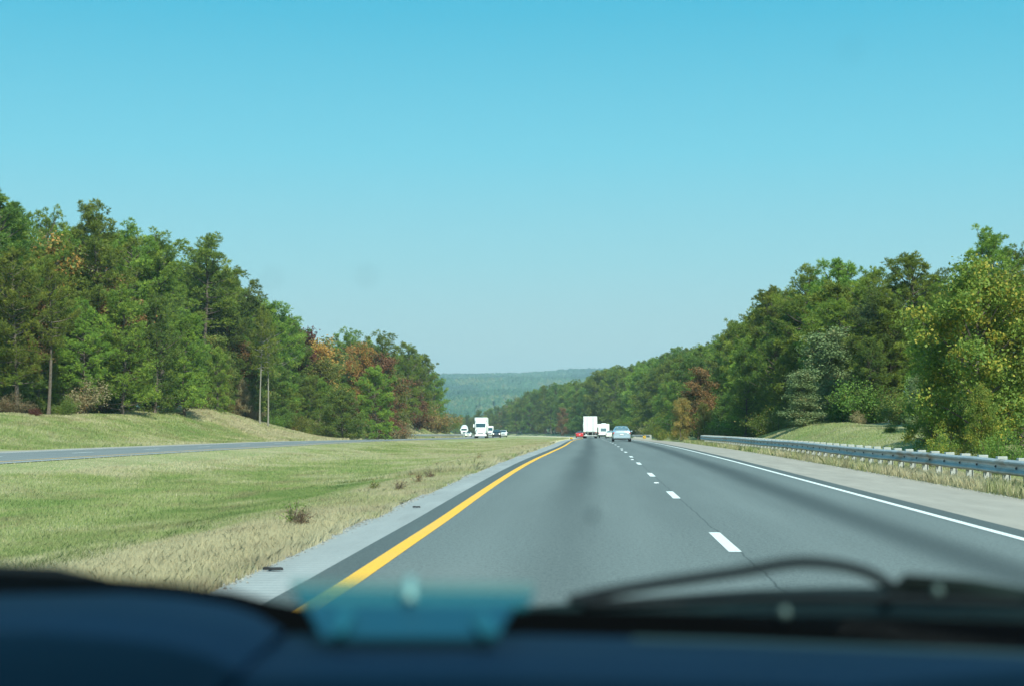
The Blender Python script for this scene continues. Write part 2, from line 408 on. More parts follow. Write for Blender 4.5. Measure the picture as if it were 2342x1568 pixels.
def shoulder_mat(name, base, grooves):
    k = NT(name); at = k.n('ShaderNodeAttribute', attribute_name='road').outputs['Vector']
    sp = k.n('ShaderNodeSeparateXYZ'); k.l(at, sp.inputs[0])
    n1 = k.noise(k.scaled(at, 1, .15, 1), 1.6, 5, .65); n2 = k.noise(at, 30, 3, .75); n3 = k.noise(k.scaled(at, 1, .3, 1), .7, 5, .7, dist=.5)
    col = k.mix(k.rng(n1, .3, .7), tuple(c * .84 for c in base), tuple(min(1, c * 1.12) for c in base))
    col = k.mix(k.rng(n2, .25, .6, .35, 0), col, tuple(c * .55 for c in base))
    col = k.mix(k.rng(n3, .62, .7, 0, .3), col, tuple(c * .6 for c in base))
    k.l(col, k.b.inputs['Base Color']); k.b.inputs['Roughness'].default_value = .9; k.b.inputs['Specular IOR Level'].default_value = .2
    if grooves:
        w = k.math('SINE', k.math('MULTIPLY', sp.outputs['Y'], 2 * math.pi / .21)); k.bump(k.math('ADD', w, k.math('MULTIPLY', n2, .8)), .32, .015)
    else: k.bump(n2, .3, .01)
    return k.m
M['rumble'] = shoulder_mat('grooved pale chip seal shoulder', (.32, .335, .335), True)
M['shoulder'] = shoulder_mat('pale brown grey paved shoulder', (.36, .325, .285), False)
def paint(name, col):
    k = NT(name); at = k.n('ShaderNodeAttribute', attribute_name='road').outputs['Vector']
    f = k.rng(k.noise(k.scaled(at, 1, .5, 1), 16, 5, .85), .54, .64, 0, .5); c = k.mix(f, col, tuple(q * .45 for q in col))
    c = k.mix(k.rng(k.noise(k.scaled(at, 1, .2, 1), 2, 3), .3, .7, 0, .12), c, (.3, .3, .28))
    k.l(c, k.b.inputs['Base Color']); k.b.inputs['Roughness'].default_value = .6; return k.m
M['yellow_line'] = paint('yellow road paint', (.93, .47, .018)); M['white_line'] = paint('white road paint', (.80, .82, .80))

EPS = .004
strip('road', -2.53, 5.52, -40, 1500, 0, M['asphalt'], nu=9)
strip('road_shoulder', 5.52, 7.75, -40, 1500, .0, M['shoulder'])
strip('road_shoulder', -3.28, -2.53, -40, 1500, .0, M['rumble'])
strip('oncoming_road', -29.35, -21.35, -40, 1500, 0, M['asphalt_far'], nu=3)
strip('oncoming_shoulder', -31.1, -29.35, -40, 1500, .0, M['shoulder'])
strip('oncoming_shoulder', -21.35, -20.75, -40, 1500, .0, M['rumble'])
strip('yellow_edge_line', -2.21, -2.03, -40, 1200, EPS, M['yellow_line'])
strip('white_edge_line', 5.02, 5.15, -40, 1200, EPS, M['white_line'])
strip('white_lane_dashes', 1.42, 1.56, 17.05 - 12.2 * 4, 640, EPS, M['white_line'], gap=(3.05, 12.2))
strip('yellow_edge_line', -21.95, -21.8, -40, 1200, EPS, M['yellow_line'])
strip('white_edge_line', -29.15, -29.0, -40, 1200, EPS, M['white_line'])
strip('white_lane_dashes', -25.55, -25.4, -10, 640, EPS, M['white_line'], gap=(3.05, 12.2))

# ------------------------------------------------------------------ trees
def nrm(a): return a / np.maximum(np.linalg.norm(a, axis=-1, keepdims=True), 1e-9)
def needles(c, d, n, L, wd, spread, rng):
    N = len(c); c = np.repeat(c, n, 0); d = np.repeat(d, n, 0)
    dd = nrm(d + rng.normal(0, spread, (N * n, 3))); w = nrm(np.cross(dd, rng.normal(0, 1, (N * n, 3)))) * wd * .5
    ln = L * rng.uniform(.7, 1.2, (N * n, 1)); b = c + rng.normal(0, L * .16, (N * n, 3))
    V = np.stack([b - w, b + w, b + dd * ln], 1).reshape(-1, 3)
    F = np.arange(N * n * 3).reshape(-1, 3)
    r = np.repeat(rng.uniform(0, 1, N), n * 3)
    return V, F, r
def leaves(c, L, wd, rng, up=.5, r=None):
    N = len(c); d = nrm(rng.normal(0, 1, (N, 3)) + [0, 0, -.25]); nn = nrm(rng.normal(0, 1, (N, 3)) + [0, 0, up])
    w = nrm(np.cross(d, nn)) * wd * .5; s = rng.uniform(.7, 1.3, (N, 1)); d = d * L * s; w = w * s
    V = np.stack([c, c + d * .45 + w, c + d, c + d * .45 - w], 1).reshape(-1, 3)
    return V, np.arange(N * 4).reshape(-1, 4), np.repeat(r if r is not None else rng.uniform(0, 1, N), 4)
def limb_tube(mb, p0, p1, bend, r0, r1, n=4, seg=3):
    pts = []; rr = []
    for i in range(seg + 1):
        t = i / seg; p = p0 * (1 - t) + p1 * t + bend * (4 * t * (1 - t) * .5); pts.append(p); rr.append(r0 * (1 - t) + r1 * t)
    mb.tube(pts, rr, n)
    return pts

def pine_mesh(seed, H=20., cb=.3, Rm=3.6, nl=46, shape='round', dens=1.0, L=.27, wd=.052, nb=8, pr=.50, nt_=18):
    """southern pine: rising limbs that carry rounded puffs of needles"""
    rng = np.random.default_rng(seed); mb = MB()
    lean = rng.normal(0, .02, 2) * H; wob = rng.uniform(0, 6, 2)
    def trunk(t): return np.array([lean[0] * t * t + .18 * math.sin(wob[0] + 5 * t), lean[1] * t * t + .18 * math.sin(wob[1] + 4 * t), H * t * .97])
    pts = [trunk(t) for t in np.linspace(0, 1, 12)]; rr = [max(.02, H * .0105 * (1 - t) ** .8 + .02) for t in np.linspace(0, 1, 12)]
    rr[0] *= 1.35
    mb.tube(pts, rr, 8)
    PC = []; PR = []; PD = []
    lob = rng.uniform(0, 6.28, 3)
    for i in range(nl):
        t = cb + (.97 - cb) * ((i + rng.uniform(0, 1)) / nl) ** .9
        q = (t - cb) / (1 - cb)
        if shape == 'round': prof = math.sqrt(max(.05, 1 - (2 * abs(q - .38) / 1.26) ** 2.0))
        elif shape == 'cone': prof = .34 + .70 * (1 - q) ** .8
        elif shape == 'umbrella': prof = .36 + .66 * math.sin(math.pi * min(1, .16 + q * .84)) ** .9
        else: prof = .62 + .42 * math.sin(math.pi * (q * .85 + .08))
        az = i * 2.399 + rng.uniform(-.6, .6)
        prof *= 1 + .22 * math.sin(2 * az + lob[0] + 4 * q) + .14 * math.sin(7 * q + lob[1])
        ln = max(.5, Rm * prof * rng.uniform(.6, 1.1))
        el = R(4 + 58 * q * q + 6 * q + rng.uniform(-14, 14))
        d = np.array([math.cos(az) * math.cos(el), math.sin(az) * math.cos(el), math.sin(el)])
        p0 = trunk(t * .93); p1 = p0 + d * ln + np.array([0, 0, .12 * ln]); bend = np.array([0, 0, -.14 * ln])
        limb_tube(mb, p0, p1, bend, .010 * H * .22 + .012 * ln, .012)
        npf = max(2, int(ln * 1.9 * dens + rng.uniform(0, 1)))
        for k in range(npf):
            s = 1 if k == 0 else rng.uniform(.38, .97)
            pp = p0 * (1 - s) + p1 * s + bend * (2 * s * (1 - s))
            side = nrm(np.cross(d, [0, 0, 1.])) * rng.normal(0, 1)
            off = (side * .55 * min(1, ln * .35) + np.array([0, 0, rng.uniform(-.05, .45)]) + rng.normal(0, .12, 3)) * (.3 if k == 0 else 1)
            c = pp + off
            if k and rng.uniform() < .6: mb.tube([pp, c], [.016, .007], 3, cap=False)
            PC.append(c); PR.append(pr * rng.uniform(.7, 1.3) * (1 - .15 * q)); PD.append(rng.uniform(0, 1))
    for k in range(7): PC.append(trunk(1) + rng.normal(0, .32, 3) - [0, 0, .15 * k]); PR.append(pr * .8); PD.append(rng.uniform(0, 1))
    PC = np.array(PC); PR = np.array(PR); PD = np.array(PD); n = nt_
    dv = nrm(rng.normal(0, 1, (len(PC), n, 3)) + [0, 0, .35])
    C = PC[:, None] + dv * PR[:, None, None] * rng.uniform(.4, 1.0, (len(PC), n, 1)) * [.92, .92, .88]
    D = nrm(dv + [0, 0, .45])
    V, F, r = needles(C.reshape(-1, 3), D.reshape(-1, 3), nb, L, wd, .5, rng)
    r = np.clip(np.repeat(PD, n * nb * 3) * .6 + r * .4, 0, 1)
    me = np_mesh('pine_crown', V, F, rnd=r)
    tm = bpy.data.meshes.new('pine_trunk'); tm.from_pydata(mb.v, [], mb.f); tm.update()
    return tm, me, H

def broad_mesh(seed, H=10., Rm=3.6, low=.08, nlimb=16, leaf=.17, nleaf=15000, shape='round', clump=.55):
    rng = np.random.default_rng(seed); mb = MB()
    def trunk(t): return np.array([.25 * math.sin(3 * t + seed), .22 * math.sin(4 * t + seed * 2), H * t * .92])
    mb.tube([trunk(t) for t in np.linspace(0, 1, 9)], [H * .014 * (1 - t * .85) + .01 for t in np.linspace(0, 1, 9)], 7)
    ends = []
    for i in range(nlimb):
        t = low + (1 - low) * (i + rng.uniform(0, .9)) / nlimb; q = (t - low) / (1 - low)
        if shape == 'round': prof = math.sqrt(max(.05, 1 - (1.75 * (q - .42)) ** 2)) if q > .42 else .72 + .28 * q / .42
        elif shape == 'cone': prof = .25 + .8 * (1 - q)
        elif shape == 'column': prof = .75 + .3 * math.sin(5 * q + seed) - .4 * q * q
        else: prof = .95 - .5 * q
        ln = Rm * prof * rng.uniform(.7, 1.1); az = i * 2.399 + rng.uniform(-.6, .6); el = R(12 + 45 * q + rng.uniform(-10, 12))
        d = np.array([math.cos(az) * math.cos(el), math.sin(az) * math.cos(el), math.sin(el)])
        p0 = trunk(t * .9); p1 = p0 + d * ln; bend = np.array([0, 0, .12 * ln])
        limb_tube(mb, p0, p1, bend, .010 * H * .35 + .01 * ln, .01)
        ns = max(3, int(ln * 2.8))
        for k in range(ns):
            s = .3 + .7 * (k + rng.uniform(0, 1)) / ns; pp = p0 * (1 - s) + p1 * s + bend * (2 * s * (1 - s))
            sd_ = nrm(rng.normal(0, 1, 3) + d * .6 + [0, 0, .15]); bl = rng.uniform(.3, 1.0) * Rm * .28
            e = pp + sd_ * bl; ends.append(e)
            if rng.uniform() < .5: mb.tube([pp, e], [.016, .006], 3, cap=False)
    ends = np.array(ends); n = nleaf // len(ends)
    cr_ = rng.uniform(0, 1, len(ends))
    c = np.repeat(ends, n, 0) + rng.normal(0, 1, (len(ends) * n, 3)) * [clump * .62, clump * .62, clump * .4]
    c[:, 2] = np.maximum(c[:, 2], .05)
    rr = np.clip(np.repeat(cr_, n) * .55 + rng.uniform(0, 1, len(c)) * .45, 0, 1)
    V, F, r = leaves(c, leaf, leaf * .75, rng, r=rr)
    me = np_mesh('leaf_crown', V, F, rnd=r)
    tm = bpy.data.meshes.new('tree_trunk'); tm.from_pydata(mb.v, [], mb.f); tm.update()
    return tm, me, H

def shrub_mesh(seed, H=2.4, Rm=1.7, nleaf=5000, leaf=.11):
    rng = np.random.default_rng(seed); mb = MB(); ends = []
    for i in range(15):
        az = rng.uniform(0, 6.28); el = R(rng.uniform(30, 85)); ln = H * rng.uniform(.6, 1.05)
        d = np.array([math.cos(az) * math.cos(el) * Rm / H * 1.3, math.sin(az) * math.cos(el) * Rm / H * 1.3, math.sin(el)])
        p0 = np.array([math.cos(az), math.sin(az), 0]) * rng.uniform(0, .4) * Rm; p1 = p0 + d * ln
        limb_tube(mb, p0, p1, np.array([0, 0, .1]), .03, .008)
        for k in range(6): ends.append(p0 + (p1 - p0) * rng.uniform(.25, 1) + rng.normal(0, .22, 3))
    ends = np.array(ends); ends[:, 2] = np.abs(ends[:, 2]) + .08; n = nleaf // len(ends)
    c = np.repeat(ends, n, 0) + rng.normal(0, .22, (len(ends) * n, 3)); c[:, 2] = np.maximum(c[:, 2], .03)
    V, F, r = leaves(c, leaf, leaf * .7, rng, r=np.clip(np.repeat(rng.uniform(0, 1, len(ends)), n) * .6 + rng.uniform(0, .4, len(c)), 0, 1))
    me = np_mesh('shrub_leaves', V, F, rnd=r)
    tm = bpy.data.meshes.new('shrub_stem'); tm.from_pydata(mb.v, [], mb.f); tm.update()
    return tm, me, H

LIB = {
 'pineA': pine_mesh(1, 20, .34, 3.5, 52, 'round'), 'pineB': pine_mesh(2, 20, .50, 3.3, 40, 'round'),
 'pineC': pine_mesh(3, 20, .54, 3.3, 36, 'round', 1.2), 'pineD': pine_mesh(4, 14, .04, 3.7, 74, 'cone', 1.0, pr=.56),
 'pineE': pine_mesh(5, 18, .20, 3.7, 60, 'round'), 'pineF': pine_mesh(6, 15, .04, 3.5, 76, 'tall', .95, pr=.56),
 'pineG': pine_mesh(7, 20, .38, 3.8, 50, 'umbrella', 1.15), 'pineH': pine_mesh(8, 12, .03, 3.5, 70, 'round', 1.0, pr=.44),
 'broadA': broad_mesh(11, 10, 3.6, .08, 20, .17, 17000), 'broadB': broad_mesh(12, 10, 3.0, .10, 18, .17, 15000, 'cone'),
 'broadC': broad_mesh(13, 9, 3.9, .04, 22, .16, 20000, 'wide'), 'broadD': broad_mesh(14, 11, 2.6, .25, 18, .18, 12000, 'round'),
 'broadE': broad_mesh(15, 9, 2.2, .03, 24, .14, 17000, 'column', .5), 'broadF': broad_mesh(16, 9, 3.7, .02, 26, .15, 22000, 'round', .48),
 'shrubA': shrub_mesh(21), 'shrubB': shrub_mesh(22, 1.7, 1.6), 'shrubC': shrub_mesh(23, 3.2, 1.8, 6500),
}
TRN = {'pine': 'bark', 'broad': 'bark', 'shrub': 'bark'}
random.seed(5)
def plant(kind, x, y, H, wf, m, label, group=None, name=None, cat=None, bark=None, sink=.15):
    """one tree or shrub: an empty at its foot that carries trunk and crown; meshes shared, materials per object"""
    tm, cm, H0 = LIB[kind]; z = float(ground(x, y)) - sink
    base = 'pine_tree' if kind.startswith('pine') else 'broadleaf_tree' if kind.startswith('broad') else 'shrub'
    e = empty(name or base, (x, y, z), random.uniform(0, 6.28))
    s = H / H0; e.scale = (s * wf, s * wf, s)
    tag(e, label, cat or ('shrub' if base == 'shrub' else 'tree'), group)
    a = bpy.data.objects.new('stem' if base == 'shrub' else 'trunk', tm); b = bpy.data.objects.new('foliage' if base == 'shrub' else 'crown', cm)
    for o, mm in ((a, M[bark or 'bark']), (b, M[m])):
        COL.objects.link(o); o.parent = e
        if len(o.data.materials) == 0: o.data.materials.append(mm)
        o.material_slots[0].link = 'OBJECT'; o.material_slots[0].material = mm
    return e
def at_px(kind, xd, yd_top, y, wf, m, label, group=None, **kw):
    p = P(xd, yd_top, y); g = float(ground(p[0], y))
    return plant(kind, p[0], y, p[2] - g + .15, wf, m, label, group, **kw)

# -- the trees one can single out, left wood
T = [
 ('pineB', 8, 428, 124, 1.25, 'pine_dark', 'tallest pine at the left frame edge, its crown above all the others'),
 ('pineE', 40, 560, 119, 1.1, 'pine', 'dark green pine in front, at the far left under the tallest crown'),
 ('broadD', 105, 507, 147, 1.15, 'orange', 'tree with bright orange autumn leaves among pine crowns at upper left'),
 ('broadD', 190, 540, 154, 1.0, 'orange', 'orange leaved tree half hidden behind the round-topped tallest left pine'),
 ('pineC', 128, 478, 156, .9, 'pine', 'narrow pine spire rising behind the orange tree at upper left'),
 ('pineG', 222, 458, 150, 1.15, 'pine', 'tall round topped pine right of the orange tree, left wood'),
 ('pineB', 300, 500, 158, 1.05, 'pine', 'tall pine with leaning dark trunk right of the round topped pine'),
 ('pineC', 372, 527, 160, 1.2, 'pine', 'pine with rounded open crown left of the feathery pine'),
 ('pineC', 470, 538, 186, 1.3, 'pine', 'feathery open pine standing alone against the sky above the left wood'),
 ('pineC', 548, 616, 205, 1.15, 'pine_dark', 'small topped dark pine at the right shoulder of the tall left wood'),
 ('pineB', 117, 590, 128, 1.0, 'pine', 'pine with a long bare grey trunk standing clear at the far left wood edge'),
 ('pineD', 285, 660, 142, 1.25, 'pine', 'broad bright green young pine in front of the left wood'),
 ('pineD', 425, 715, 156, 1.2, 'pine', 'wide bushy young pine above the grassy left bank'),
 ('pineF', 195, 700, 138, 1.05, 'pine', 'dense green pine between bare trunk and broad young pine'),
 ('pineF', 360, 690, 150, 1.0, 'pine_dark', 'dark pine squeezed between the two bushy young pines'),
 ('pineE', 618, 684, 206, 1.25, 'pine', 'full crowned pine on bare pale trunks beside the dark red tree'),
 ('pineE', 585, 705, 212, 1.0, 'pine', 'pine left of the pale bare trunks, lower than its neighbour'),
 ('pineE', 655, 715, 218, .95, 'pine_dark', 'pine just left of the dark red tree'),
 ('broadB', 688, 730, 226, 1.0, 'maroon', 'pointed dark red tree against the sky in the left wood'),
 ('broadD', 730, 752, 236, 1.3, 'orange', 'small yellow orange tree top right of the dark red tree'),
 ('broadA', 735, 815, 226, 1.0, 'olive', 'olive green rounded tree below the yellow orange tree top'),
 ('pineC', 787, 750, 262, 1.0, 'pine', 'pine top standing behind the smudged olive tree, left of the orange red crown'),
 ('broadA', 822, 774, 246, .65, 'orange', 'orange red crown between two pine tops in the left wood'),
 ('pineC', 862, 757, 276, 1.15, 'pine', 'ragged pine top right of the orange red crown'),
 ('broadA', 872, 800, 246, 1.0, 'rust', 'brown green round crown below the ragged pine top'),
 ('broadF', 788, 884, 204, 1.2, 'green_leaf', 'big rounded dark green tree with browning top right beside the oncoming road'),
 ('pineH', 862, 845, 214, 1.1, 'pine', 'green pine right of the big rounded roadside tree'),
 ('pineH', 700, 905, 214, .8, 'pine_dark', 'small dark pine left of the big rounded roadside tree'),
 ('pineE', 930, 783, 300, 1.1, 'pine', 'pine with full crown at the right part of the left wood'),
 ('pineE', 962, 806, 330, 1.15, 'pine', 'pine behind the rust brown tree near the end of the left wood'),
 ('pineE', 995, 848, 365, 1.1, 'pine', 'second last pine at the right end of the left wood'),
 ('pineE', 1006, 885, 395, 1.0, 'pine', 'last pine at the right end of the left wood, beside the far hills'),
 ('broadB', 946, 856, 322, 1.15, 'rust', 'cone shaped rust brown tree on the grassy knoll above the left guardrail'),
 ('broadA', 640, 880, 210, .8, 'maroon', 'dark reddish tree behind the pale bare trunks'),
 ('broadE', 545, 770, 190, 1.1, 'rust', 'vine covered brown and orange trunk right of the bushy pines'),
 ('broadE', 512, 830, 178, 1.1, 'olive', 'yellowish vine tangle right of the bushy pines'),
 ('broadC', 552, 868, 186, .75, 'brush', 'dry tan brush thicket at the right end of the grassy left bank'),
 ('pineH', 500, 800, 172, .8, 'pine', 'bright green young pine beside the yellowish vine tangle'),
 ('broadD', 55, 640, 128, 1.0, 'amber_leaf', 'muted amber leaved tree low at the far left between dark pines'),
 ('broadD', 250, 610, 150, 1.2, 'amber_leaf', 'amber leaves showing under the round topped tall pine'),
 ('broadA', 590, 800, 200, .8, 'amber_leaf', 'amber brown leaves left of the two slender pale trunks'),
 ('broadA', 905, 850, 262, .9, 'olive', 'olive tree between the big rounded roadside tree and the cone shaped rust tree'),
 # right wood
 ('broadF', 2225, 592, 58, 1.05, 'yellow', 'large yellow green tree at the right frame edge, leafy to the guardrail'),
 ('broadA', 2335, 600, 60, 1.15, 'yellow', 'yellow green tree cut by the right edge of the picture'),
 ('broadC', 2130, 800, 60, .72, 'yellow', 'low spreading yellow green tree behind the guardrail, left of the large one'),
 ('broadC', 2240, 880, 52, .75, 'yellow', 'short yellow leaved tree directly behind the near guardrail'),
 ('pineC', 2255, 518, 94, 1.25, 'pine', 'flat topped pine above the large yellow green tree'),
 ('pineC', 2345, 560, 96, 1.0, 'pine', 'pine at the right edge of the picture behind the yellow green tree'),
 ('pineE', 2085, 573, 104, 1.25, 'pine', 'broad dark topped pine left of the flat topped pine'),
 ('pineE', 2010, 605, 110, 1.1, 'pine', 'pine in the dip of the skyline left of the broad dark topped pine'),
 ('pineE', 1905, 587, 122, 1.25, 'pine', 'tallest full pine in the middle of the right wood'),
 ('pineG', 1840, 603, 130, 1.1, 'pine', 'pine left of the tallest full pine in the right wood'),
 ('pineE', 1775, 650, 142, 1.15, 'pine', 'pine on the falling shoulder of the right wood skyline'),
 ('pineE', 1722, 698, 158, 1.05, 'pine', 'pine below the shoulder of the right wood skyline'),
 ('pineC', 1672, 732, 178, 1.1, 'pine', 'pine with twiggy limbs sticking out left of the right wood shoulder'),
 ('pineF', 1705, 800, 135, .95, 'pine_dark', 'dark pine standing in front at the left end of the near guardrail'),
 ('pineF', 1770, 770, 130, 1.0, 'pine_dark', 'dark pine behind the grassy mound, left of the vine covered tree'),
 ('broadE', 1910, 745, 104, 1.75, 'pale', 'tall vine covered tree with pale grey green leaves on the grassy mound'),
 ('broadE', 1840, 842, 100, 1.9, 'pale', 'lower pale green vine mound left of the tall vine covered tree'),
 ('broadE', 2098, 852, 72, .9, 'pale', 'small pale leaved tree left of the yellow green trees'),
 ('pineH', 1990, 780, 96, 1.0, 'pine_dark', 'shaded green pine right of the vine covered tree'),
 ('pineH', 2040, 700, 98, 1.0, 'pine', 'green pine behind the small pale leaved tree'),
 ('broadB', 1598, 826, 178, 1.15, 'amber_leaf', 'orange tree at the roadside before the near guardrail begins'),
 ('broadA', 1558, 905, 176, .85, 'amber_leaf', 'low orange brown tree left of the roadside orange tree'),
 ('broadA', 1610, 915, 160, .62, 'olive', 'olive brown bush tree below the roadside orange tree'),
 ('pineC', 2180, 640, 88, 1.0, 'pine', 'pine crown seen between the broad pine and the yellow green tree'),
 ('broadB', 1209, 925, 760, 1.0, 'maroon', 'reddish tree low in the distant right wood'),
 ('broadB', 1228, 932, 735, 1.0, 'rust', 'rust red tree beside the reddish one in the distant right wood'),
 ('broadB', 1326, 868, 690, .7, 'maroon', 'red topped tree on the distant right skyline'),
 ('broadB', 1285, 925, 600, .9, 'rust', 'brown tree low in the distant right wood behind the white trailer'),
]
for k_, xd, yt, y, wf, m, lab in T:
    kw = {}
    if lab.startswith('full crowned pine'): kw['bark'] = 'bark_pale'
    at_px(k_, xd, yt, y, wf, m, lab, **kw)
# bare pale trunks in front of the left wood
for i, (xd, y, lab) in enumerate([(598, 181, 'left one of two slender pale trunks at the left wood edge'), (614, 184, 'right one of two slender pale trunks at the left wood edge')]):
    at_px('pineB', xd, 690 + 10 * i, y, .62, 'pine', lab, bark='bark_pale')

SKL = ([-200, 0, 70, 130, 225, 300, 370, 430, 470, 520, 545, 580, 620, 680, 735, 760, 790, 860, 890, 950, 1000, 1020, 1045], [440, 440, 510, 500, 490, 520, 545, 585, 590, 610, 635, 680, 695, 740, 790, 790, 775, 780, 795, 810, 862, 910, 960])
SKR = ([1040, 1120, 1180, 1215, 1260, 1340, 1420, 1500, 1560, 1640, 1690, 1750, 1830, 1900, 2010, 2080, 2150, 2250, 2342, 2700], [945, 938, 910, 884, 872, 858, 826, 808, 788, 770, 735, 680, 632, 615, 628, 608, 605, 620, 620, 620])
def px_of(x, y):   # display column of a point far away
    c, s_ = math.cos(YAW), math.sin(YAW); a = x * c + y * s_; b = -x * s_ + y * c
    return 1171 + FPX * a / (b * math.cos(PITCH))
EDGE_L = ([0, 125, 160, 178, 200, 215, 262, 300, 400, 460, 600, 900], [-50, -48, -46, -44, -40, -36, -36, -43, -43, -41, -41, -41])
EDGE_R = ([0, 45, 70, 100, 128, 140, 200, 1000], [14.5, 15, 16, 16.5, 15, 14, 14.5, 15])
rg = random.Random(77)
def fill(side, rows, y0, y1, step, sky, group_far):
    for r in range(rows):
        y = y0 + rg.uniform(0, step)
        while y < y1:
            if side < 0: u = np.interp(y, *EDGE_L) - r * 6.5 - rg.uniform(0, 3)
            else: u = np.interp(y, *EDGE_R) + r * 5.5 + rg.uniform(0, 2.5)
            x = float(u + Ccurve(y)); xd = px_of(x, y)
            lim = np.interp(xd, *sky)
            top = lim + (rg.uniform(4, 50) if r > 0 else rg.uniform(30, 190)) * min(1, 170 / y)
            p = P(xd, top, y); H = p[2] - float(ground(x, y))
            H = max(5., min(H, 25))
            if side < 0 and 208 < y < 262 and r == 0: H = min(H, 8.5)
            kk = rg.random()
            if r == 0: kind = rg.choice(['pineD', 'pineF', 'pineH', 'pineE', 'pineD'])
            else: kind = rg.choice(['pineA', 'pineB', 'pineE', 'pineG', 'pineA'])
            m = 'pine' if rg.random() < .6 else 'pine_dark'
            zone = group_far(y)
            if kk < .2 and side < 0 and r < 2:
                kind = rg.choice(['broadA', 'broadD', 'broadB']); m = rg.choice(['olive', 'green_leaf', 'rust', 'olive', 'amber_leaf', 'maroon'])
                z2 = 'autumn'; H = min(H, 13)
                plant(kind, x, y, H, 1.0, m, 'olive or browning broadleaf tree scattered among the pines of the left wood', 'scattered broadleaf trees of the left wood')
            elif kk < .07 and side > 0 and r == 0 and y > 160:
                plant(rg.choice(['broadA', 'broadB']), x, y, min(H, 12), 1.0, rg.choice(['olive', 'rust', 'green_leaf']), 'olive or brown broadleaf tree scattered among the pines of the right wood', 'scattered broadleaf trees of the right wood')
            elif xd > -250 and xd < 2650:
                wf = rg.uniform(1.05, 1.4) * (1.0 + max(0, 14 - H) * .02)
                plant(kind, x, y, H, wf, m, *zone)
            y += step * rg.uniform(.75, 1.3) * (1 + max(0, y - 200) / 420)
def zoneL(y):
    if y < 205: return ('green pine packed among others in the tall left wood above the grassy bank', 'pines of the tall left wood')
    if y < 300: return ('green pine packed among others in the low left wood beside the oncoming road', 'pines of the low left wood')
    return ('green pine packed among others in the distant left wood behind the left guardrail', 'pines of the distant left wood')
def zoneR(y):
    if y < 140: return ('green pine packed among others in the near right wood behind the guardrail and mound', 'pines of the near right wood')
    if y < 380: return ('green pine packed among others in the middle right wood beyond the near guardrail', 'pines of the middle right wood')
    return ('green pine packed among others in the distant right wood where the road bends left', 'pines of the distant right wood')
fill(-1, 4, 108, 480, 7.6, SKL, zoneL)
fill(+1, 3, 62, 860, 8.0, SKR, zoneR)
# young pines that close the foot of the left wood
y = 112
while y < 205:
    u = np.interp(y, *EDGE_L) - rg.uniform(0, 1.5)
    plant(rg.choice(['pineH', 'pineD', 'pineF']), float(u + Ccurve(y)), y, rg.uniform(5, 9), rg.uniform(1.2, 1.5), rg.choice(['pine', 'pine_dark']), 'low bushy pine closing the foot of the tall left wood', 'low pines along the foot of the left wood')
    y += rg.uniform(4.5, 7.5)
# wood that closes the view down the road
for i in range(34):
    y = rg.uniform(880, 1010); xd = 1035 + (i + rg.random()) * 160 / 34
    p = P(xd, np.interp(xd, *SKR) - 4 + rg.uniform(0, 26), y); H = max(8, p[2] - float(ground(p[0], y)))
    m = rg.choice(['pine', 'pine', 'olive', 'rust', 'pine_dark', 'olive'])
    kind = rg.choice(['pineE', 'pineA', 'pineF']) if m.startswith('pine') else rg.choice(['broadA', 'broadC'])
    if kind.startswith('pine'): plant(kind, p[0], y, H, 1.2, m, 'hazy green pine in the wood that closes the view down the road', 'pines closing the view down the road')
    else: plant(kind, p[0], y, H * .95, 1.2, m, 'hazy olive or brown tree in the wood that closes the view down the road', 'broadleaf trees closing the view down the road')

# shrubs at the wood edges
SH = [
 ('shrubC', 30, 900, 118, 1.3, 'brush', 'brownish shrub at the far left foot of the wood'),
 ('shrubB', 78, 935, 118, 1.0, 'maroon', 'small red shrub at the far left foot of the wood'),
 ('shrubC', 150, 905, 128, 1.1, 'green_leaf', 'green shrub under the bare grey trunk of the left wood'),
 ('shrubC', 575, 925, 188, 1.2, 'brush', 'tan twiggy shrub left of the two slender pale trunks'),
 ('shrubC', 655, 950, 203, 1.0, 'maroon', 'dark red shrub right of the two slender pale trunks'),
 ('shrubC', 715, 960, 206, 1.2, 'olive', 'olive shrub at the foot of the big rounded roadside tree'),
 ('shrubB', 905, 965, 262, 1.4, 'brush', 'grey brown brush at the left end of the left guardrail'),
 ('shrubC', 985, 925, 350, 1.5, 'rust', 'reddish brown shrub on the knoll right of the cone shaped rust tree'),
 ('shrubC', 1012, 945, 380, 1.6, 'olive', 'green and orange shrub mound at the right end of the knoll'),
 ('shrubC', 1510, 975, 215, 1.2, 'yellow', 'yellow green shrub right of the striped marker'),
 ('shrubC', 1545, 968, 198, 1.1, 'yellow', 'yellowish shrub left of the low orange brown tree'),
 ('shrubC', 1965, 940, 92, 1.1, 'brush', 'tan shrub at the foot of the vine covered tree'),
 ('shrubC', 1840, 950, 104, 1.1, 'green_leaf', 'green shrub behind the top of the grassy mound'),
 ('shrubC', 2035, 965, 74, 1.1, 'green_leaf', 'bright green shrub at the right end of the grassy mound'),
 ('shrubC', 2140, 985, 52, .9, 'yellow', 'yellow tinged shrub just behind the guardrail'),
 ('shrubC', 2290, 985, 44, .9, 'green_leaf', 'dark green shrub behind the nearest visible stretch of guardrail'),
]
for k_, xd, yt, y, wf, m, lab in SH: at_px(k_, xd, yt, y, wf, m, lab)
for i in range(46):
    y = 112 + i * 6.2 + rg.uniform(-2, 2); u = np.interp(y, *EDGE_L) + rg.uniform(-.5, 2.2)
    plant(rg.choice(['shrubA', 'shrubC', 'shrubB']), float(u + Ccurve(y)), y, rg.uniform(1.2, 3.2), rg.uniform(.9, 1.4), rg.choice(['green_leaf', 'olive', 'olive', 'brush', 'green_leaf', 'maroon']), 'low shrub in the ragged fringe along the foot of the left wood', 'shrubs along the foot of the left wood')
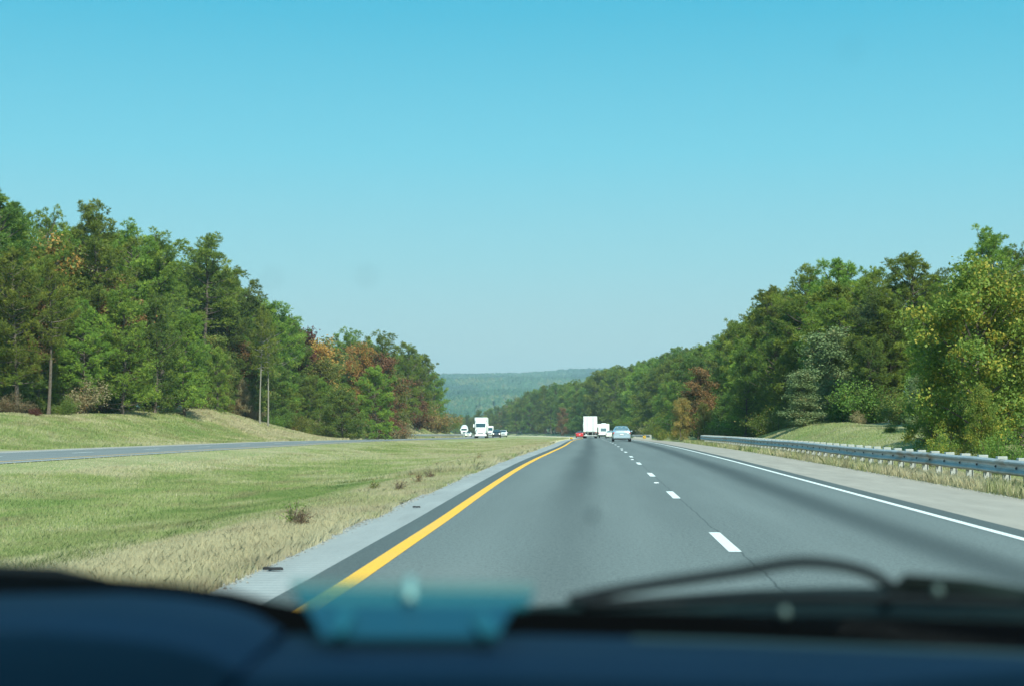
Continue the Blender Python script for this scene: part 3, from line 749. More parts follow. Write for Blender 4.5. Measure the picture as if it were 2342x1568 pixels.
for i in range(46):
    y = 46 + i * 7.5 * (1 + i * .012) + rg.uniform(-2, 2); u = np.interp(y, *EDGE_R) + rg.uniform(-1.4, .6)
    plant(rg.choice(['shrubA', 'shrubC', 'shrubB']), float(u + Ccurve(y)), y, rg.uniform(1.4, 3.2), rg.uniform(.9, 1.4), rg.choice(['green_leaf', 'olive', 'green_leaf', 'brush' if y > 100 else 'green_leaf', 'green_leaf']), 'low shrub in the ragged fringe along the foot of the right wood', 'shrubs along the foot of the right wood')

# fallen pale log on the left bank
def bank_log():
    a = P(452, 938, 172); b = P(476, 949, 174); a[2] = ground(a[0], a[1]) + .25; b[2] = ground(b[0], b[1]) + .2
    mb = MB(); m_ = (a + b) / 2 + [0, 0, .08]; mb.tube([a, m_, b], [.16, .15, .11], 8)
    tag(mb.build('fallen_log', M['bark_pale'], smooth=True), 'pale fallen log lying on the grassy left bank below the wood', 'log')
bank_log()

# far wooded hills: crowns as one mass
def hill_forest():
    rng = np.random.default_rng(9); N = 26000
    y = np.concatenate([rng.uniform(1150, 3000, N // 2), rng.uniform(3000, 4900, N // 2)]); t = rng.uniform(-.135, .03, N)
    x = y * t; z = ground(x, y)
    s = rng.uniform(6, 11, N) * (1 + (y > 3000) * .35)
    nv = 7; th = np.linspace(0, 2 * np.pi, nv, endpoint=False)
    prof = [(0.0, .55), (.35, 1.0), (.7, .75), (1.0, .06)]
    V = np.zeros((N, 4, nv, 3))
    for k, (h, r) in enumerate(prof):
        jit = rng.uniform(.65, 1.3, (N, nv)); V[:, k, :, 0] = x[:, None] + np.cos(th) * r * jit * s[:, None] * .62
        V[:, k, :, 1] = y[:, None] + np.sin(th) * r * jit * s[:, None] * .62; V[:, k, :, 2] = z[:, None] + h * s[:, None] * rng.uniform(1.0, 1.25, (N, nv)) - 1
    idx = np.arange(N * 4 * nv).reshape(N, 4, nv); F = []
    for k in range(3):
        a = idx[:, k]; b = np.roll(idx[:, k], -1, 1); c = np.roll(idx[:, k + 1], -1, 1); d = idx[:, k + 1]
        F.append(np.stack([a, b, c, d], -1).reshape(-1, 4))
    r = np.repeat(np.clip(rng.uniform(0, .45, N) + 2.2 * (fbm(x / 90, y / 260, 5, 4) - .38), 0, 1), 4 * nv)
    me = np_mesh('hill_forest', V.reshape(-1, 3), np.concatenate(F), rnd=r)
    mm = foliage('distant wood', (.012, .05, .035), (.05, .125, .05), (.12, .15, .06), .1, .04)
    tag(link('hill_forest', me, mm), 'hazy blue green wooded hills across the valley', 'woods', kind='stuff')
hill_forest()
def pylon():
    y = 2950; b = P(1057, 928, y); x = b[0]; z0 = float(ground(x, y)); zt = P(1057, 899, y)[2]; h = max(16, zt - z0)
    e = empty('radio_mast', (x, y, z0)); tag(e, 'tiny pale lattice pylon standing on the hazy far hillside', 'pylon')
    mb = MB()
    for sx in (-1, 1):
        for sy in (-1, 1): mb.tube([(sx * 2.2, sy * 2.2, 0), (sx * .5, sy * .5, h)], [.3, .2], 4)
    for k in range(5):
        w = 2.2 - 1.7 * k / 5; zz = h * k / 5; w2 = 2.2 - 1.7 * (k + 1) / 5
        mb.tube([(-w, -w, zz), (w2, -w2, zz + h / 5)], .16, 4); mb.tube([(w, -w, zz), (-w2, -w2, zz + h / 5)], .16, 4)
    mb.build('tower_frame', M['plate'], e)
    mb = MB()
    for zz, w in ((h * .78, 4), (h * .92, 3)): mb.box(-w, w, -.2, .2, zz, zz + .5)
    mb.build('cross_arm', M['plate'], e)
pylon()

# ------------------------------------------------------------------ grass blades
def grass_blades(name, spec, m, label, seed):
    rng = np.random.default_rng(seed); Vs = []; Rs = []
    for (u0, u1, y0, y1, n, h0, h1, wd, patch, tint) in spec:
        u = rng.uniform(u0, u1, n); y = y0 + (y1 - y0) * rng.uniform(0, 1, n) ** 1.35
        x = u + Ccurve(y) + XB(u, y)
        dens = fbm(x * .9, y * .5, seed, 3); keep = dens > patch; u, y, x, dens = u[keep], y[keep], x[keep], dens[keep]; n = len(u)
        z = ground(x, y) - .01; h = rng.uniform(h0, h1, n) * (.8 + .4 * dens)
        lean = rng.normal(0, .30, (n, 2)) * h[:, None]; lean[:, 0] += .12 * h; a = rng.uniform(0, np.pi, n)
        wx, wy = np.cos(a) * wd * .5 * (1 + y / 60), np.sin(a) * wd * .5 * (1 + y / 60)
        b = np.stack([x, y, z], 1); w = np.stack([wx, wy, 0 * wx], 1)
        mid = b + np.stack([lean[:, 0] * .35, lean[:, 1] * .35, h * .6], 1); top = b + np.stack([lean[:, 0], lean[:, 1], h], 1)
        Vs.append(np.stack([b - w, b + w, mid + w * .7, top, mid - w * .7], 1).reshape(-1, 3))
        Rs.append(np.repeat(np.clip(tint + .10 + .6 * (fbm(x * .16, y * .06, 77, 4) - .5) * 2 + .5 * (fbm(x * .6, y * .35, 78, 3) - .5) * 2 + rng.normal(0, .16, n), 0, 1), 5))
    V = np.concatenate(Vs); F = np.arange(len(V)).reshape(-1, 5)
    tag(link(name, np_mesh(name, V, F, rnd=np.concatenate(Rs)), m), label, 'grass', kind='stuff')
def grass_mat(name, a, b, c):
    k = NT(name); at = k.n('ShaderNodeAttribute', attribute_name='rnd').outputs['Fac']
    col = k.mix(k.rng(at, 0, .5), a, b); col = k.mix(k.rng(at, .5, .95), col, c)
    col = k.mix(k.rng(k.noise(k.scaled(k.obj(), 1, .45, 1), .55, 5, .65, dist=.4), .50, .68, 0, .6), col, tuple(q * w for q, w in zip(c, (.58, .50, .48))))
    k.l(col, k.b.inputs['Base Color']); k.b.inputs['Roughness'].default_value = .8; k.b.inputs['Specular IOR Level'].default_value = .2
    tr = k.n('ShaderNodeBsdfTranslucent'); k.l(col, tr.inputs[0]); ms = k.n('ShaderNodeMixShader'); ms.inputs[0].default_value = .5
    k.l(k.b.outputs[0], ms.inputs[1]); k.l(tr.outputs[0], ms.inputs[2]); k.l(ms.outputs[0], k.t.nodes['Material Output'].inputs[0])
    return k.m
M['grass'] = grass_mat('grass blades', (.26, .35, .11), (.43, .45, .18), (.70, .60, .39))
grass_blades('dry_roadside_grass', [(-5.8, -3.22, 12, 50, 170000, .03, .11, .0045, .0, .86), (-5.2, -3.22, 12, 50, 150000, .04, .13, .0045, .1, .92), (-5.6, -3.22, 45, 130, 60000, .08, .24, .009, .2, .85), (-3.4, -3.12, 12, 90, 26000, .03, .12, .006, .45, .8)], M['grass'],
             'pale dry grass fringe along the shoulder of the near road', 31)
grass_blades('median_grass', [(-9.5, -5.0, 13, 45, 230000, .03, .11, .007, .0, .42), (-18.5, -8, 18, 60, 180000, .03, .10, .009, .0, .5), (-18, -5, 50, 150, 130000, .03, .12, .013, .0, .55), (-17.5, -5, 150, 420, 50000, .03, .10, .03, .0, .6), (-20.9, -17.5, 30, 200, 60000, .01, .05, .012, .0, .7)], M['grass'],
             'green and straw coloured mown grass between the two roads', 32)
M['rut_shade'] = grass_mat('dark green rut shade tufts', (.13, .20, .07), (.19, .25, .09), (.30, .31, .13))  # dark blades give the shadow line of the wheel rut by colour
grass_blades('rut_shade_tufts', [(-7.4, -5.7, 13, 42, 20000, .05, .12, .008, .64, .5), (-8.5, -6.5, 14, 60, 20000, .05, .11, .008, .68, .7)], M['rut_shade'], 'darker green tufts added in patches for the shadow line along the wheel rut of the median', 35)
grass_blades('guardrail_grass', [(7.85, 9.6, 22, 70, 100000, .06, .33, .0075, .30, .62), (7.9, 9.8, 65, 140, 40000, .07, .33, .013, .30, .66), (9.5, 15, 30, 130, 60000, .03, .11, .012, .0, .18)], M['grass'],
             'tufts of green and dry grass around the right guardrail posts', 33)
grass_blades('bank_grass', [(-47, -31.3, 85, 170, 100000, .05, .20, .018, .0, .42), (-44, -31.5, 160, 222, 50000, .06, .30, .022, .1, .62), (-42, -31.4, 260, 400, 26000, .1, .35, .04, .0, .55)], M['grass'],
             'rough grass on the bank below the left wood', 34)
# weeds
def weed(xd, y, h, m, label, seed):
    x = P(xd, 1200, y)[0]; weed_at(x, y, float(ground(x, y)), h, m, label, seed)
def weed_at(x, y, z, h, m, label, seed, group=None):
    rng = np.random.default_rng(seed); mb = MB(); c = []
    e = empty('roadside_weed', (x, y, z)); tag(e, label, 'weed', group)
    for i in range(16):
        az = rng.uniform(0, 6.28); el = rng.uniform(.6, 1.5); L_ = h * rng.uniform(.6, 1.1)
        d = np.array([math.cos(az) * math.cos(el), math.sin(az) * math.cos(el), math.sin(el)]) * L_
        mb.tube([(0, 0, 0), tuple(d * .5 + [0, 0, .04]), tuple(d)], [.006, .005, .002], 3)
        for k in range(26): c.append(d * rng.uniform(.2, 1) + rng.normal(0, .025, 3))
    mb.build('stem', M['bark'], e)
    c = np.array(c); c[:, 2] = np.abs(c[:, 2]); V, F, r = leaves(c, .045, .012, rng); link('leaves', np_mesh('leaves', V, F, rnd=r), M[m], e)
weed(690, 21.5, .34, 'dry_brown', 'reddish brown weed clump in the dry grass near the shoulder', 1)
weed(672, 22.0, .36, 'green_leaf', 'green weed standing behind the reddish brown weed clump', 2)
weed(910, 33, .3, 'dry_brown', 'brown weed clump farther along the shoulder edge', 3)
weed(955, 37, .34, 'brush', 'grey brown weed right of the brown clump at the shoulder edge', 4)
weed(1095, 66, .3, 'dry_brown', 'farthest brown weed clump on the shoulder edge', 5)

for i in range(16):
    rw = random.Random(100 + i); y_ = 34 + i * 5.2 + rw.uniform(0, 3); u_ = -3.9 - rw.uniform(0, 2.2)
    xw = u_ + float(Ccurve(y_)); zz_ = float(ground(xw, y_))
    weed_at(xw, y_, zz_, rw.uniform(.14, .26), rw.choice(['brush', 'brush', 'dry_brown', 'olive']), 'small dry weed scattered in the straw coloured grass beside the near shoulder', 50 + i, 'small weeds in the dry roadside grass')

# dark tyre scraps on the rumble shoulder
for i, (xd, yd, s, lab) in enumerate([(628, 1305, .11, 'black rubber scrap at the grass edge, nearest of the scraps'), (916, 1152, .07, 'black rubber scrap at the grass edge beside the rusty weed'), (953, 1161, .07, 'thin black rubber scrap lying on the pale shoulder')]):
    d = ray(xd, yd); t = -EYE[2] / d[2]; p = EYE + d * t; mb = MB(); rr_ = random.Random(i + 3)
    prof_ = [(math.cos(a) * s * rr_.uniform(.55, 1.1), math.sin(a) * s * .32 * rr_.uniform(.4, 1.2)) for a in np.linspace(0, 2 * math.pi, 11, endpoint=False)]
    mb.loft([[(a * q, b * q, zz + .10 * abs(a) * (zz > 0)) for a, b in prof_] for zz, q in ((0, 1), (.012, .96), (.02, .7))])
    tag(mb.build('rubber_scrap', M['rubber'], loc=(p[0], p[1], float(zprof(p[1])) + .012)), lab, 'tyre scrap', 'rubber scraps on the shoulder')

def gravel():
    rng = np.random.default_rng(4); n = 9000
    u = np.where(rng.uniform(0, 1, n) < .6, -3.20 + rng.normal(0, .07, n), 7.74 + rng.normal(0, .06, n)); y = 12 + 70 * rng.uniform(0, 1, n) ** 1.5
    x = u + Ccurve(y) + XB(u, y); z = zprof(y) + .002; s = rng.uniform(.006, .026, n) * rng.uniform(.5, 1, n)
    base = np.array([[1, 0, 0], [0, 1, 0], [-1, 0, 0], [0, -1, 0], [0, 0, .7]]); th = rng.uniform(0, 6.28, n)
    j = base[None] * rng.uniform(.6, 1.3, (n, 5, 1)); c, s_ = np.cos(th)[:, None], np.sin(th)[:, None]
    V = np.stack([j[..., 0] * c - j[..., 1] * s_, j[..., 0] * s_ + j[..., 1] * c, j[..., 2]], -1) * s[:, None, None] + np.stack([x, y, z], -1)[:, None]
    f = np.array([[0, 1, 4], [1, 2, 4], [2, 3, 4], [3, 0, 4]]); F = (f[None] + np.arange(n)[:, None, None] * 5).reshape(-1, 3)
    k = NT('mixed gravel'); at = k.n('ShaderNodeAttribute', attribute_name='rnd').outputs['Fac']; k.l(k.mix(at, (.10, .09, .08), (.42, .40, .36)), k.b.inputs['Base Color']); k.b.inputs['Roughness'].default_value = .9
    tag(link('gravel', np_mesh('gravel', V.reshape(-1, 3), F, rnd=np.repeat(rng.uniform(0, 1, n), 5)), k.m), 'loose grit along both paved shoulder edges', 'gravel', kind='stuff')
gravel()

# raised reflectors on the lane line
for i, y in enumerate([17.05 + 12.2 * k + 7.6 for k in (1, 3, 5)]):
    mb = MB(); x0 = 1.40 + float(Ccurve(y)); zz = float(zprof(y)) + .0
    mb.loft([[(-.06, -.05, 0), (.06, -.05, 0), (.06, .05, 0), (-.06, .05, 0)], [(-.045, -.02, .018), (.045, -.02, .018), (.045, .02, .018), (-.045, .02, .018)]])
    tag(mb.build('road_reflector', M['plate'], loc=(x0, y, zz + .003)), ['nearest raised white reflector between the lane dashes', 'middle raised white reflector between the lane dashes', 'farthest raised white reflector between the lane dashes'][i], 'reflector', 'raised reflectors on the lane line')

# ------------------------------------------------------------------ guardrails
WPROF = [(0, .155), (-.035, .145), (-.078, .115), (-.080, .085), (-.01, .035), (0, .0), (-.01, -.035), (-.080, -.085), (-.078, -.115), (-.035, -.145), (0, -.155)]
def guardrail(label, uf, y0, y1, side, h=.66, post_gap=1.9, name='guardrail', bolts=True, end='flare', pmax=100, m='rust_steel'):
    """side -1: the traffic is on the -u side of the rail"""
    def pt(y, off, z): return (float(uf(y) + Ccurve(y)) + off, y, float(zprof(y) + cross(uf(y), np.asarray(float(y)))) + z)
    e = empty(name, pt(y0, 0, 0)); tag(e, label, 'guardrail', 'steel guardrails'); ex, ey, ez = e.location
    def loc(p): return (p[0] - ex, p[1] - ey, p[2] - ez)
    # beam panels (one beam, overlapped sheets 3.8 m long)
    mb = MB(); y = y0; n = 0; L_ = 3.81
    rg2 = random.Random(int(y0))
    while y < y1 - .1:
        ye = min(y + L_, y1) + .06; lift = (n % 2) * .003
        rings = []
        for yy in (y, (y + ye) / 2, ye):
            sag = .012 * math.sin(yy * .21) + .006 * math.sin(yy * 1.3)
            outer = [loc(pt(yy, side * (-q[0]) * 1.0 * 1 + side * (.003 + lift), h - .155 + q[1] + sag)) for q in WPROF]
            inner = [loc(pt(yy, side * (-q[0]) + side * lift, h - .155 + q[1] + sag)) for q in WPROF[::-1]]
            rings.append(outer + inner)
        mb.loft(rings); y += L_; n += 1
    mb.build('beam', M[m], e)
    # posts, blocks, bolts
    npst = int((y1 - y0) / post_gap)
    for i in range(min(npst, pmax)):
        yy = y0 + .4 + i * post_gap
        pb = MB(); c = pt(yy, -side * .20, 0)
        s_ = -side
        # I-section post
        for (a, b, w0, w1) in ((-.075, -.065, -.05, .05), (.065, .075, -.05, .05), (-.0655, .0655, -.004, .004)):
            pb.box(a, b, w0, w1, -.3, h - .02)
        px_ = loc(c); pb.build('post', M['steel'], e, loc=px_)
        bb = MB(); bb.box(-.10, .10, -.09, .09, 0, .36, .004)
        bb.build('spacer_block', M['steel'], e, loc=loc(pt(yy, -side * .085 + side * .0 - side * .02, h - .31)))
        if bolts and i < 45:
            q = MB(); q.tube([(side * .002, 0, 0), (side * .03, 0, 0)], [.028, .022], 6); q.build('bolt', M['bolt'], e, loc=loc(pt(yy, side * .012, h - .155)))
    if end == 'flare':
        mb = MB(); rings = []
        for t in np.linspace(0, 1, 6):
            w = .155 * (1 + .25 * math.sin(t * 3.1)); p0 = pt(y1 + .06 + t * .55, -side * t * t * .4, h - .155)
            rings.append([loc((p0[0] + side * .02, p0[1], p0[2] - w)), loc((p0[0] + side * .09, p0[1], p0[2] - w * .5)), loc((p0[0] + side * .09, p0[1], p0[2] + w * .5)), loc((p0[0] + side * .02, p0[1], p0[2] + w)), loc((p0[0] - side * .01, p0[1], p0[2]))])
        mb.loft(rings); mb.build('end_terminal', M['steel'], e)
    return e
guardrail('long weathered guardrail with pale posts along the right shoulder', lambda y: 8.35 + 0 * y, 20.0, 124, -1, post_gap=1.62, h=.70)
guardrail('short far guardrail beyond the silver car, ending at the striped marker', lambda y: 8.2 + 0 * y, 226, 330, -1, post_gap=3.8, bolts=False, m='steel')
guardrail('distant guardrail on the far side of the oncoming road, left of the white truck', lambda y: -31.5 + 0 * y, 262, 420, 1, post_gap=3.8, bolts=False, m='steel', h=.75)

# striped object marker signs
def marker(xd, y, u, w, h, z0, label):
    x = float(u + Ccurve(y)); z = float(zprof(y) + cross(np.float64(u), np.asarray(float(y))))
    e = empty('object_marker', (x, y, z)); tag(e, label, 'road marker', 'striped object markers')
    mb = MB(); mb.box(-.03, .03, .012, .05, 0, z0 + h * .8); mb.build('post', M['steel'], e)
    mb = MB(); mb.box(-w / 2, w / 2, -.006, .006, z0, z0 + h); sgn = mb.build('panel', M['sign_yellow'], e)
    mb = MB()
    for k in range(-2, 4):
        # diagonal bars clipped to the panel
        for a0 in [k * .36]:
            poly = []
            for (xx, off) in ((-w / 2, 0), (w / 2, w)):
                poly.append((xx, a0 + off))
            q = [(-w / 2, a0), (w / 2, a0 + w), (w / 2, a0 + w + .14), (-w / 2, a0 + .14)]
            q = [(a, min(max(b, 0), h)) for a, b in q]
            if max(b for a, b in q) - min(b for a, b in q) < .05 or (q[0][1] == q[3][1] and q[1][1] == q[2][1]): continue
            mb.add([(a, -.009, z0 + b) for a, b in q] + [(a, -.0065, z0 + b) for a, b in q], [(0, 1, 2, 3), (4, 7, 6, 5)])
    mb.build('stripe', M['sign_black'], e)
marker(1474, 224, 7.35, .42, .50, .12, 'yellow marker with black diagonal stripes at the end of the far right guardrail')
marker(1324, 205, -2.72, .34, .26, .05, 'small low orange marker at the left edge of the road before the red car')

# ------------------------------------------------------------------ vehicles
def wheel(x, y, r, w, parent, rim='chrome'):
    e = empty('wheel', (x, y, r)); e.parent = parent
    mb = MB(); rings = []
    for (xx, rr) in ((-w / 2, r * .62), (-w / 2, r * .93), (-w * .36, r), (w * .36, r), (w / 2, r * .93), (w / 2, r * .62)):
        rings.append([(xx, math.cos(a) * rr, math.sin(a) * rr) for a in np.linspace(0, 2 * math.pi, 20, endpoint=False)])
    mb.loft(rings, True); mb.build('tyre', M['rubber'], e)
    mb = MB(); s = 1 if x > 0 else -1
    rings = [[(s * (w / 2 + d_), math.cos(a) * rr, math.sin(a) * rr) for a in np.linspace(0, 2 * math.pi, 14, endpoint=False)] for d_, rr in ((.002, r * .6), (.012, r * .5), (-.0, r * .2), (.02, r * .12))]
    mb.loft(rings, True); mb.build('rim', M[rim], e)
def quad_panel(mb, pts, t=.012):
    """thin slab from 4 points, thickened along its normal"""
    a, b, c, d = [Vector(p) for p in pts]; n = (b - a).cross(d - a).normalized() * t
    mb.add([a - n * .3, b - n * .3, c - n * .3, d - n * .3, a + n, b + n, c + n, d + n], [(3, 2, 1, 0), (4, 5, 6, 7), (0, 1, 5, 4), (1, 2, 6, 5), (2, 3, 7, 6), (3, 0, 4, 7)])

def car(name, label, cat, paint_, L_=4.6, Wd=1.78, H=1.45, kind='sedan', lights=False, group=None, glass='glass_dark', headrests=False):
    """front is +y, origin on the ground at its middle"""
    e = empty(name); tag(e, label, cat, group); w = Wd / 2; h2 = L_ / 2
    gc = .20 if kind == 'sedan' else .28
    belt = {'sedan': .93, 'suv': 1.12, 'pickup': 1.15}[kind]
    hood = {'sedan': .90, 'suv': 1.08, 'pickup': 1.12}[kind]
    # stations: y, bottom, shoulder z, top z, half width shoulder, half width top
    if kind == 'sedan': st = [(-h2, .42, .80, .86, .80, .62), (-h2 + .06, .28, .92, 1.01, .90, .70), (-h2 + .35, gc, .95, 1.06, .97, .74), (-h2 + .62, gc, .95, 1.09, 1, .76), (-h2 + 1.25, gc, .95, H - .03, 1, .62), (-h2 + 1.9, gc, .94, H, 1, .64), (.35, gc, .93, H - .02, 1, .64), (1.15, gc, .91, .97, 1, .78), (h2 - .4, gc, .80, .84, .95, .74), (h2 - .06, .26, .66, .72, .84, .66), (h2, .35, .60, .62, .72, .6)]
    elif kind == 'suv': st = [(-h2, .45, 1.05, 1.12, .90, .74), (-h2 + .08, .32, belt, 1.25, .97, .78), (-h2 + .35, gc, belt, H - .05, 1, .76), (-h2 + 1.2, gc, belt, H, 1, .76), (.5, gc, belt, H - .02, 1, .74), (1.25, gc, hood, 1.15, 1, .84), (h2 - .25, gc, hood - .08, 1.04, .97, .82), (h2 - .03, .34, .92, .96, .9, .78), (h2, .42, .8, .84, .84, .74)]
    else: st = [(-h2, .5, 1.05, 1.10, .95, .90), (-h2 + .05, .45, belt - .02, 1.14, 1, .95), (-h2 + 1.75, gc, belt, 1.17, 1, .94), (-h2 + 1.95, gc, belt, H - .04, 1, .76), (-h2 + 2.5, gc, belt, H, 1, .76), (.55, gc, belt, H - .03, 1, .74), (1.2, gc, hood, 1.2, 1, .86), (h2 - .2, gc, hood - .05, 1.10, .98, .86), (h2 - .02, .4, 1.0, 1.03, .92, .82), (h2, .45, .9, .93, .88, .78)]
    mb = MB(); rings = []
    for (y, zb, zs, zt, a, b) in st:
        half = [(a * w * .86, zb), (a * w * .97, zb + .10), (a * w, (zb + zs) / 2), (a * w * .985, zs - .05), (a * w * .95, zs), ((a * .5 + b * .5) * w, (zs + zt) / 2), (b * w, zt - .05 * min(1, (zt - zs) * 6)), (b * w * .86, zt), (b * w * .4, zt + .015)]
        ring = [(x, y, z) for x, z in half] + [(-x, y, z) for x, z in half[::-1]]
        rings.append(ring)
    mb.loft(rings); mb.build('body', M[paint_], e, smooth=False)
    def on(y, zf, side, out=.006):
        """point on the greenhouse side at station y and height fraction zf between shoulder and top"""
        for i in range(len(st) - 1):
            if st[i][0] <= y <= st[i + 1][0]: break
        t = (y - st[i][0]) / (st[i + 1][0] - st[i][0]); q = [st[i][k] * (1 - t) + st[i + 1][k] * t for k in range(6)]
        a, b, zs, zt = q[4] * w * .95, q[5] * w, q[2], q[3] - .05; xx = a * (1 - zf) + b * zf
        return (side * (xx + out), y, zs * (1 - zf) + zt * zf)
    iR = {'sedan': (3, 4), 'suv': (1, 2), 'pickup': (2, 3)}[kind]; iF = {'sedan': (6, 7), 'suv': (4, 5), 'pickup': (5, 6)}[kind]
    def screen(name, ia, ib, front):
        A, B = st[ia], st[ib]
        lo, hi = (B, A) if front else (A, B)
        l0 = (lo[0], lo[3]); l1 = (hi[0], hi[3] + .02)
        def mixp(t, xw): return (xw * w, l0[0] * (1 - t) + l1[0] * t, l0[1] * (1 - t) + l1[1] * t)
        wl, wh = lo[5] * .94, hi[5] * .90; t0, t1 = (.12, .90) if kind != 'suv' or front else (.1, .86)
        pts = [mixp(t0, -wl), mixp(t0, wl), mixp(t1, wh), mixp(t1, -wh)]
        if front: pts = [pts[1], pts[0], pts[3], pts[2]]
        pts = [(p[0], p[1] + (.02 if front else -.02), p[2] + .02) for p in pts]
        m_ = MB(); quad_panel(m_, pts, .014); return m_.build(name, M[glass], e), pts
    rw, rp = screen('rear_window', *iR, False); screen('windscreen', *iF, True)
    if headrests:
        for k in (-.36, 0, .36):
            m_ = MB(); p = Vector(rp[0]) * .4 + Vector(rp[3]) * .6; m_.loft([[(k * w * 1.25 + .13 * math.cos(a) * s_, p.y - .035 - d_, p.z - .04 + .075 * math.sin(a) * s_) for a in np.linspace(0, 2 * math.pi, 10, endpoint=False)] for d_, s_ in ((0, .9), (.012, 1), (.02, .7))]); m_.build('headrest', M['seat'], e, smooth=True)
    ys0, ys1, ym = {'sedan': (-h2 + 1.3, .62, -.35), 'suv': (-h2 + .5, .8, -.3), 'pickup': (-h2 + 2.1, .8, .0)}[kind]
    for s in (-1, 1):
        for a, b in ((ys0, ym - .04), (ym + .04, ys1)):
            p = [on(a + .06, .15, s), on(b - .02, .15, s), on(b - .10, .85, s), on(a + .12, .85, s)]
            if s > 0: p = p[:]
            else: p = p[::-1]
            m_ = MB(); quad_panel(m_, p, .01); m_.build('side_window', M[glass], e)
        m_ = MB(); m_.box(s * w + (0 if s > 0 else -.17), s * w + (.17 if s > 0 else 0), .62, .74, belt, belt + .13, .02); m_.build('mirror', M[paint_], e)
        zt = .80 if kind == 'sedan' else 1.0
        m_ = MB(); m_.box(s * w * .76 - .13, s * w * .76 + .13, -h2 - .015 + (.03 if kind == 'sedan' else 0), -h2 + .12, zt - .07, zt + .09, .02); m_.build('taillight', M['redlamp'], e)
        zh = .62 if kind == 'sedan' else .88
        m_ = MB(); m_.tube([(s * w * .70, h2 - .14, zh), (s * w * .70, h2 + .02, zh)], [.15, .13], 12); m_.build('headlight', M['headlamp' if lights else 'lens'], e)
        for yy in (-h2 + .95, h2 - .9): wheel(s * (w - .11), yy, .33 if kind == 'sedan' else .38, .22, e)
    m_ = MB(); m_.box(-w * .88, w * .88, -h2 - .06, -h2 + .25, .30, .56, .05); m_.build('rear_bumper', M[paint_], e)
    m_ = MB(); m_.box(-w * .75, w * .75, -h2 - .03, -h2 + .2, .20, .297, .02); m_.build('rear_valance', M['trim'], e)
    m_ = MB(); m_.box(-w * .88, w * .88, h2 - .2, h2 + .05, .28, .5, .05); m_.build('front_bumper', M[paint_ if kind == 'sedan' else 'trim'], e)
    m_ = MB(); m_.box(-w * .45, w * .45, h2 - .1, h2 + .03, .56 if kind == 'sedan' else .68, .68 if kind == 'sedan' else .95, .02); m_.build('grille', M['grille'], e)
    m_ = MB(); m_.box(-.16, .16, -h2 - .075, -h2 - .05, .62 if kind == 'sedan' else .5, .74 if kind == 'sedan' else .62); m_.build('license_plate', M['plate'], e)
    return e

def place(e, x, y, rz=0):
    e.location = (x, y, float(zprof(y)) + .0); dz = float(zprof(y + 3) - zprof(y - 3)) / 6
    e.rotation_euler = (math.atan(dz) * (1 if abs(rz) < 1 else -1), 0, rz)

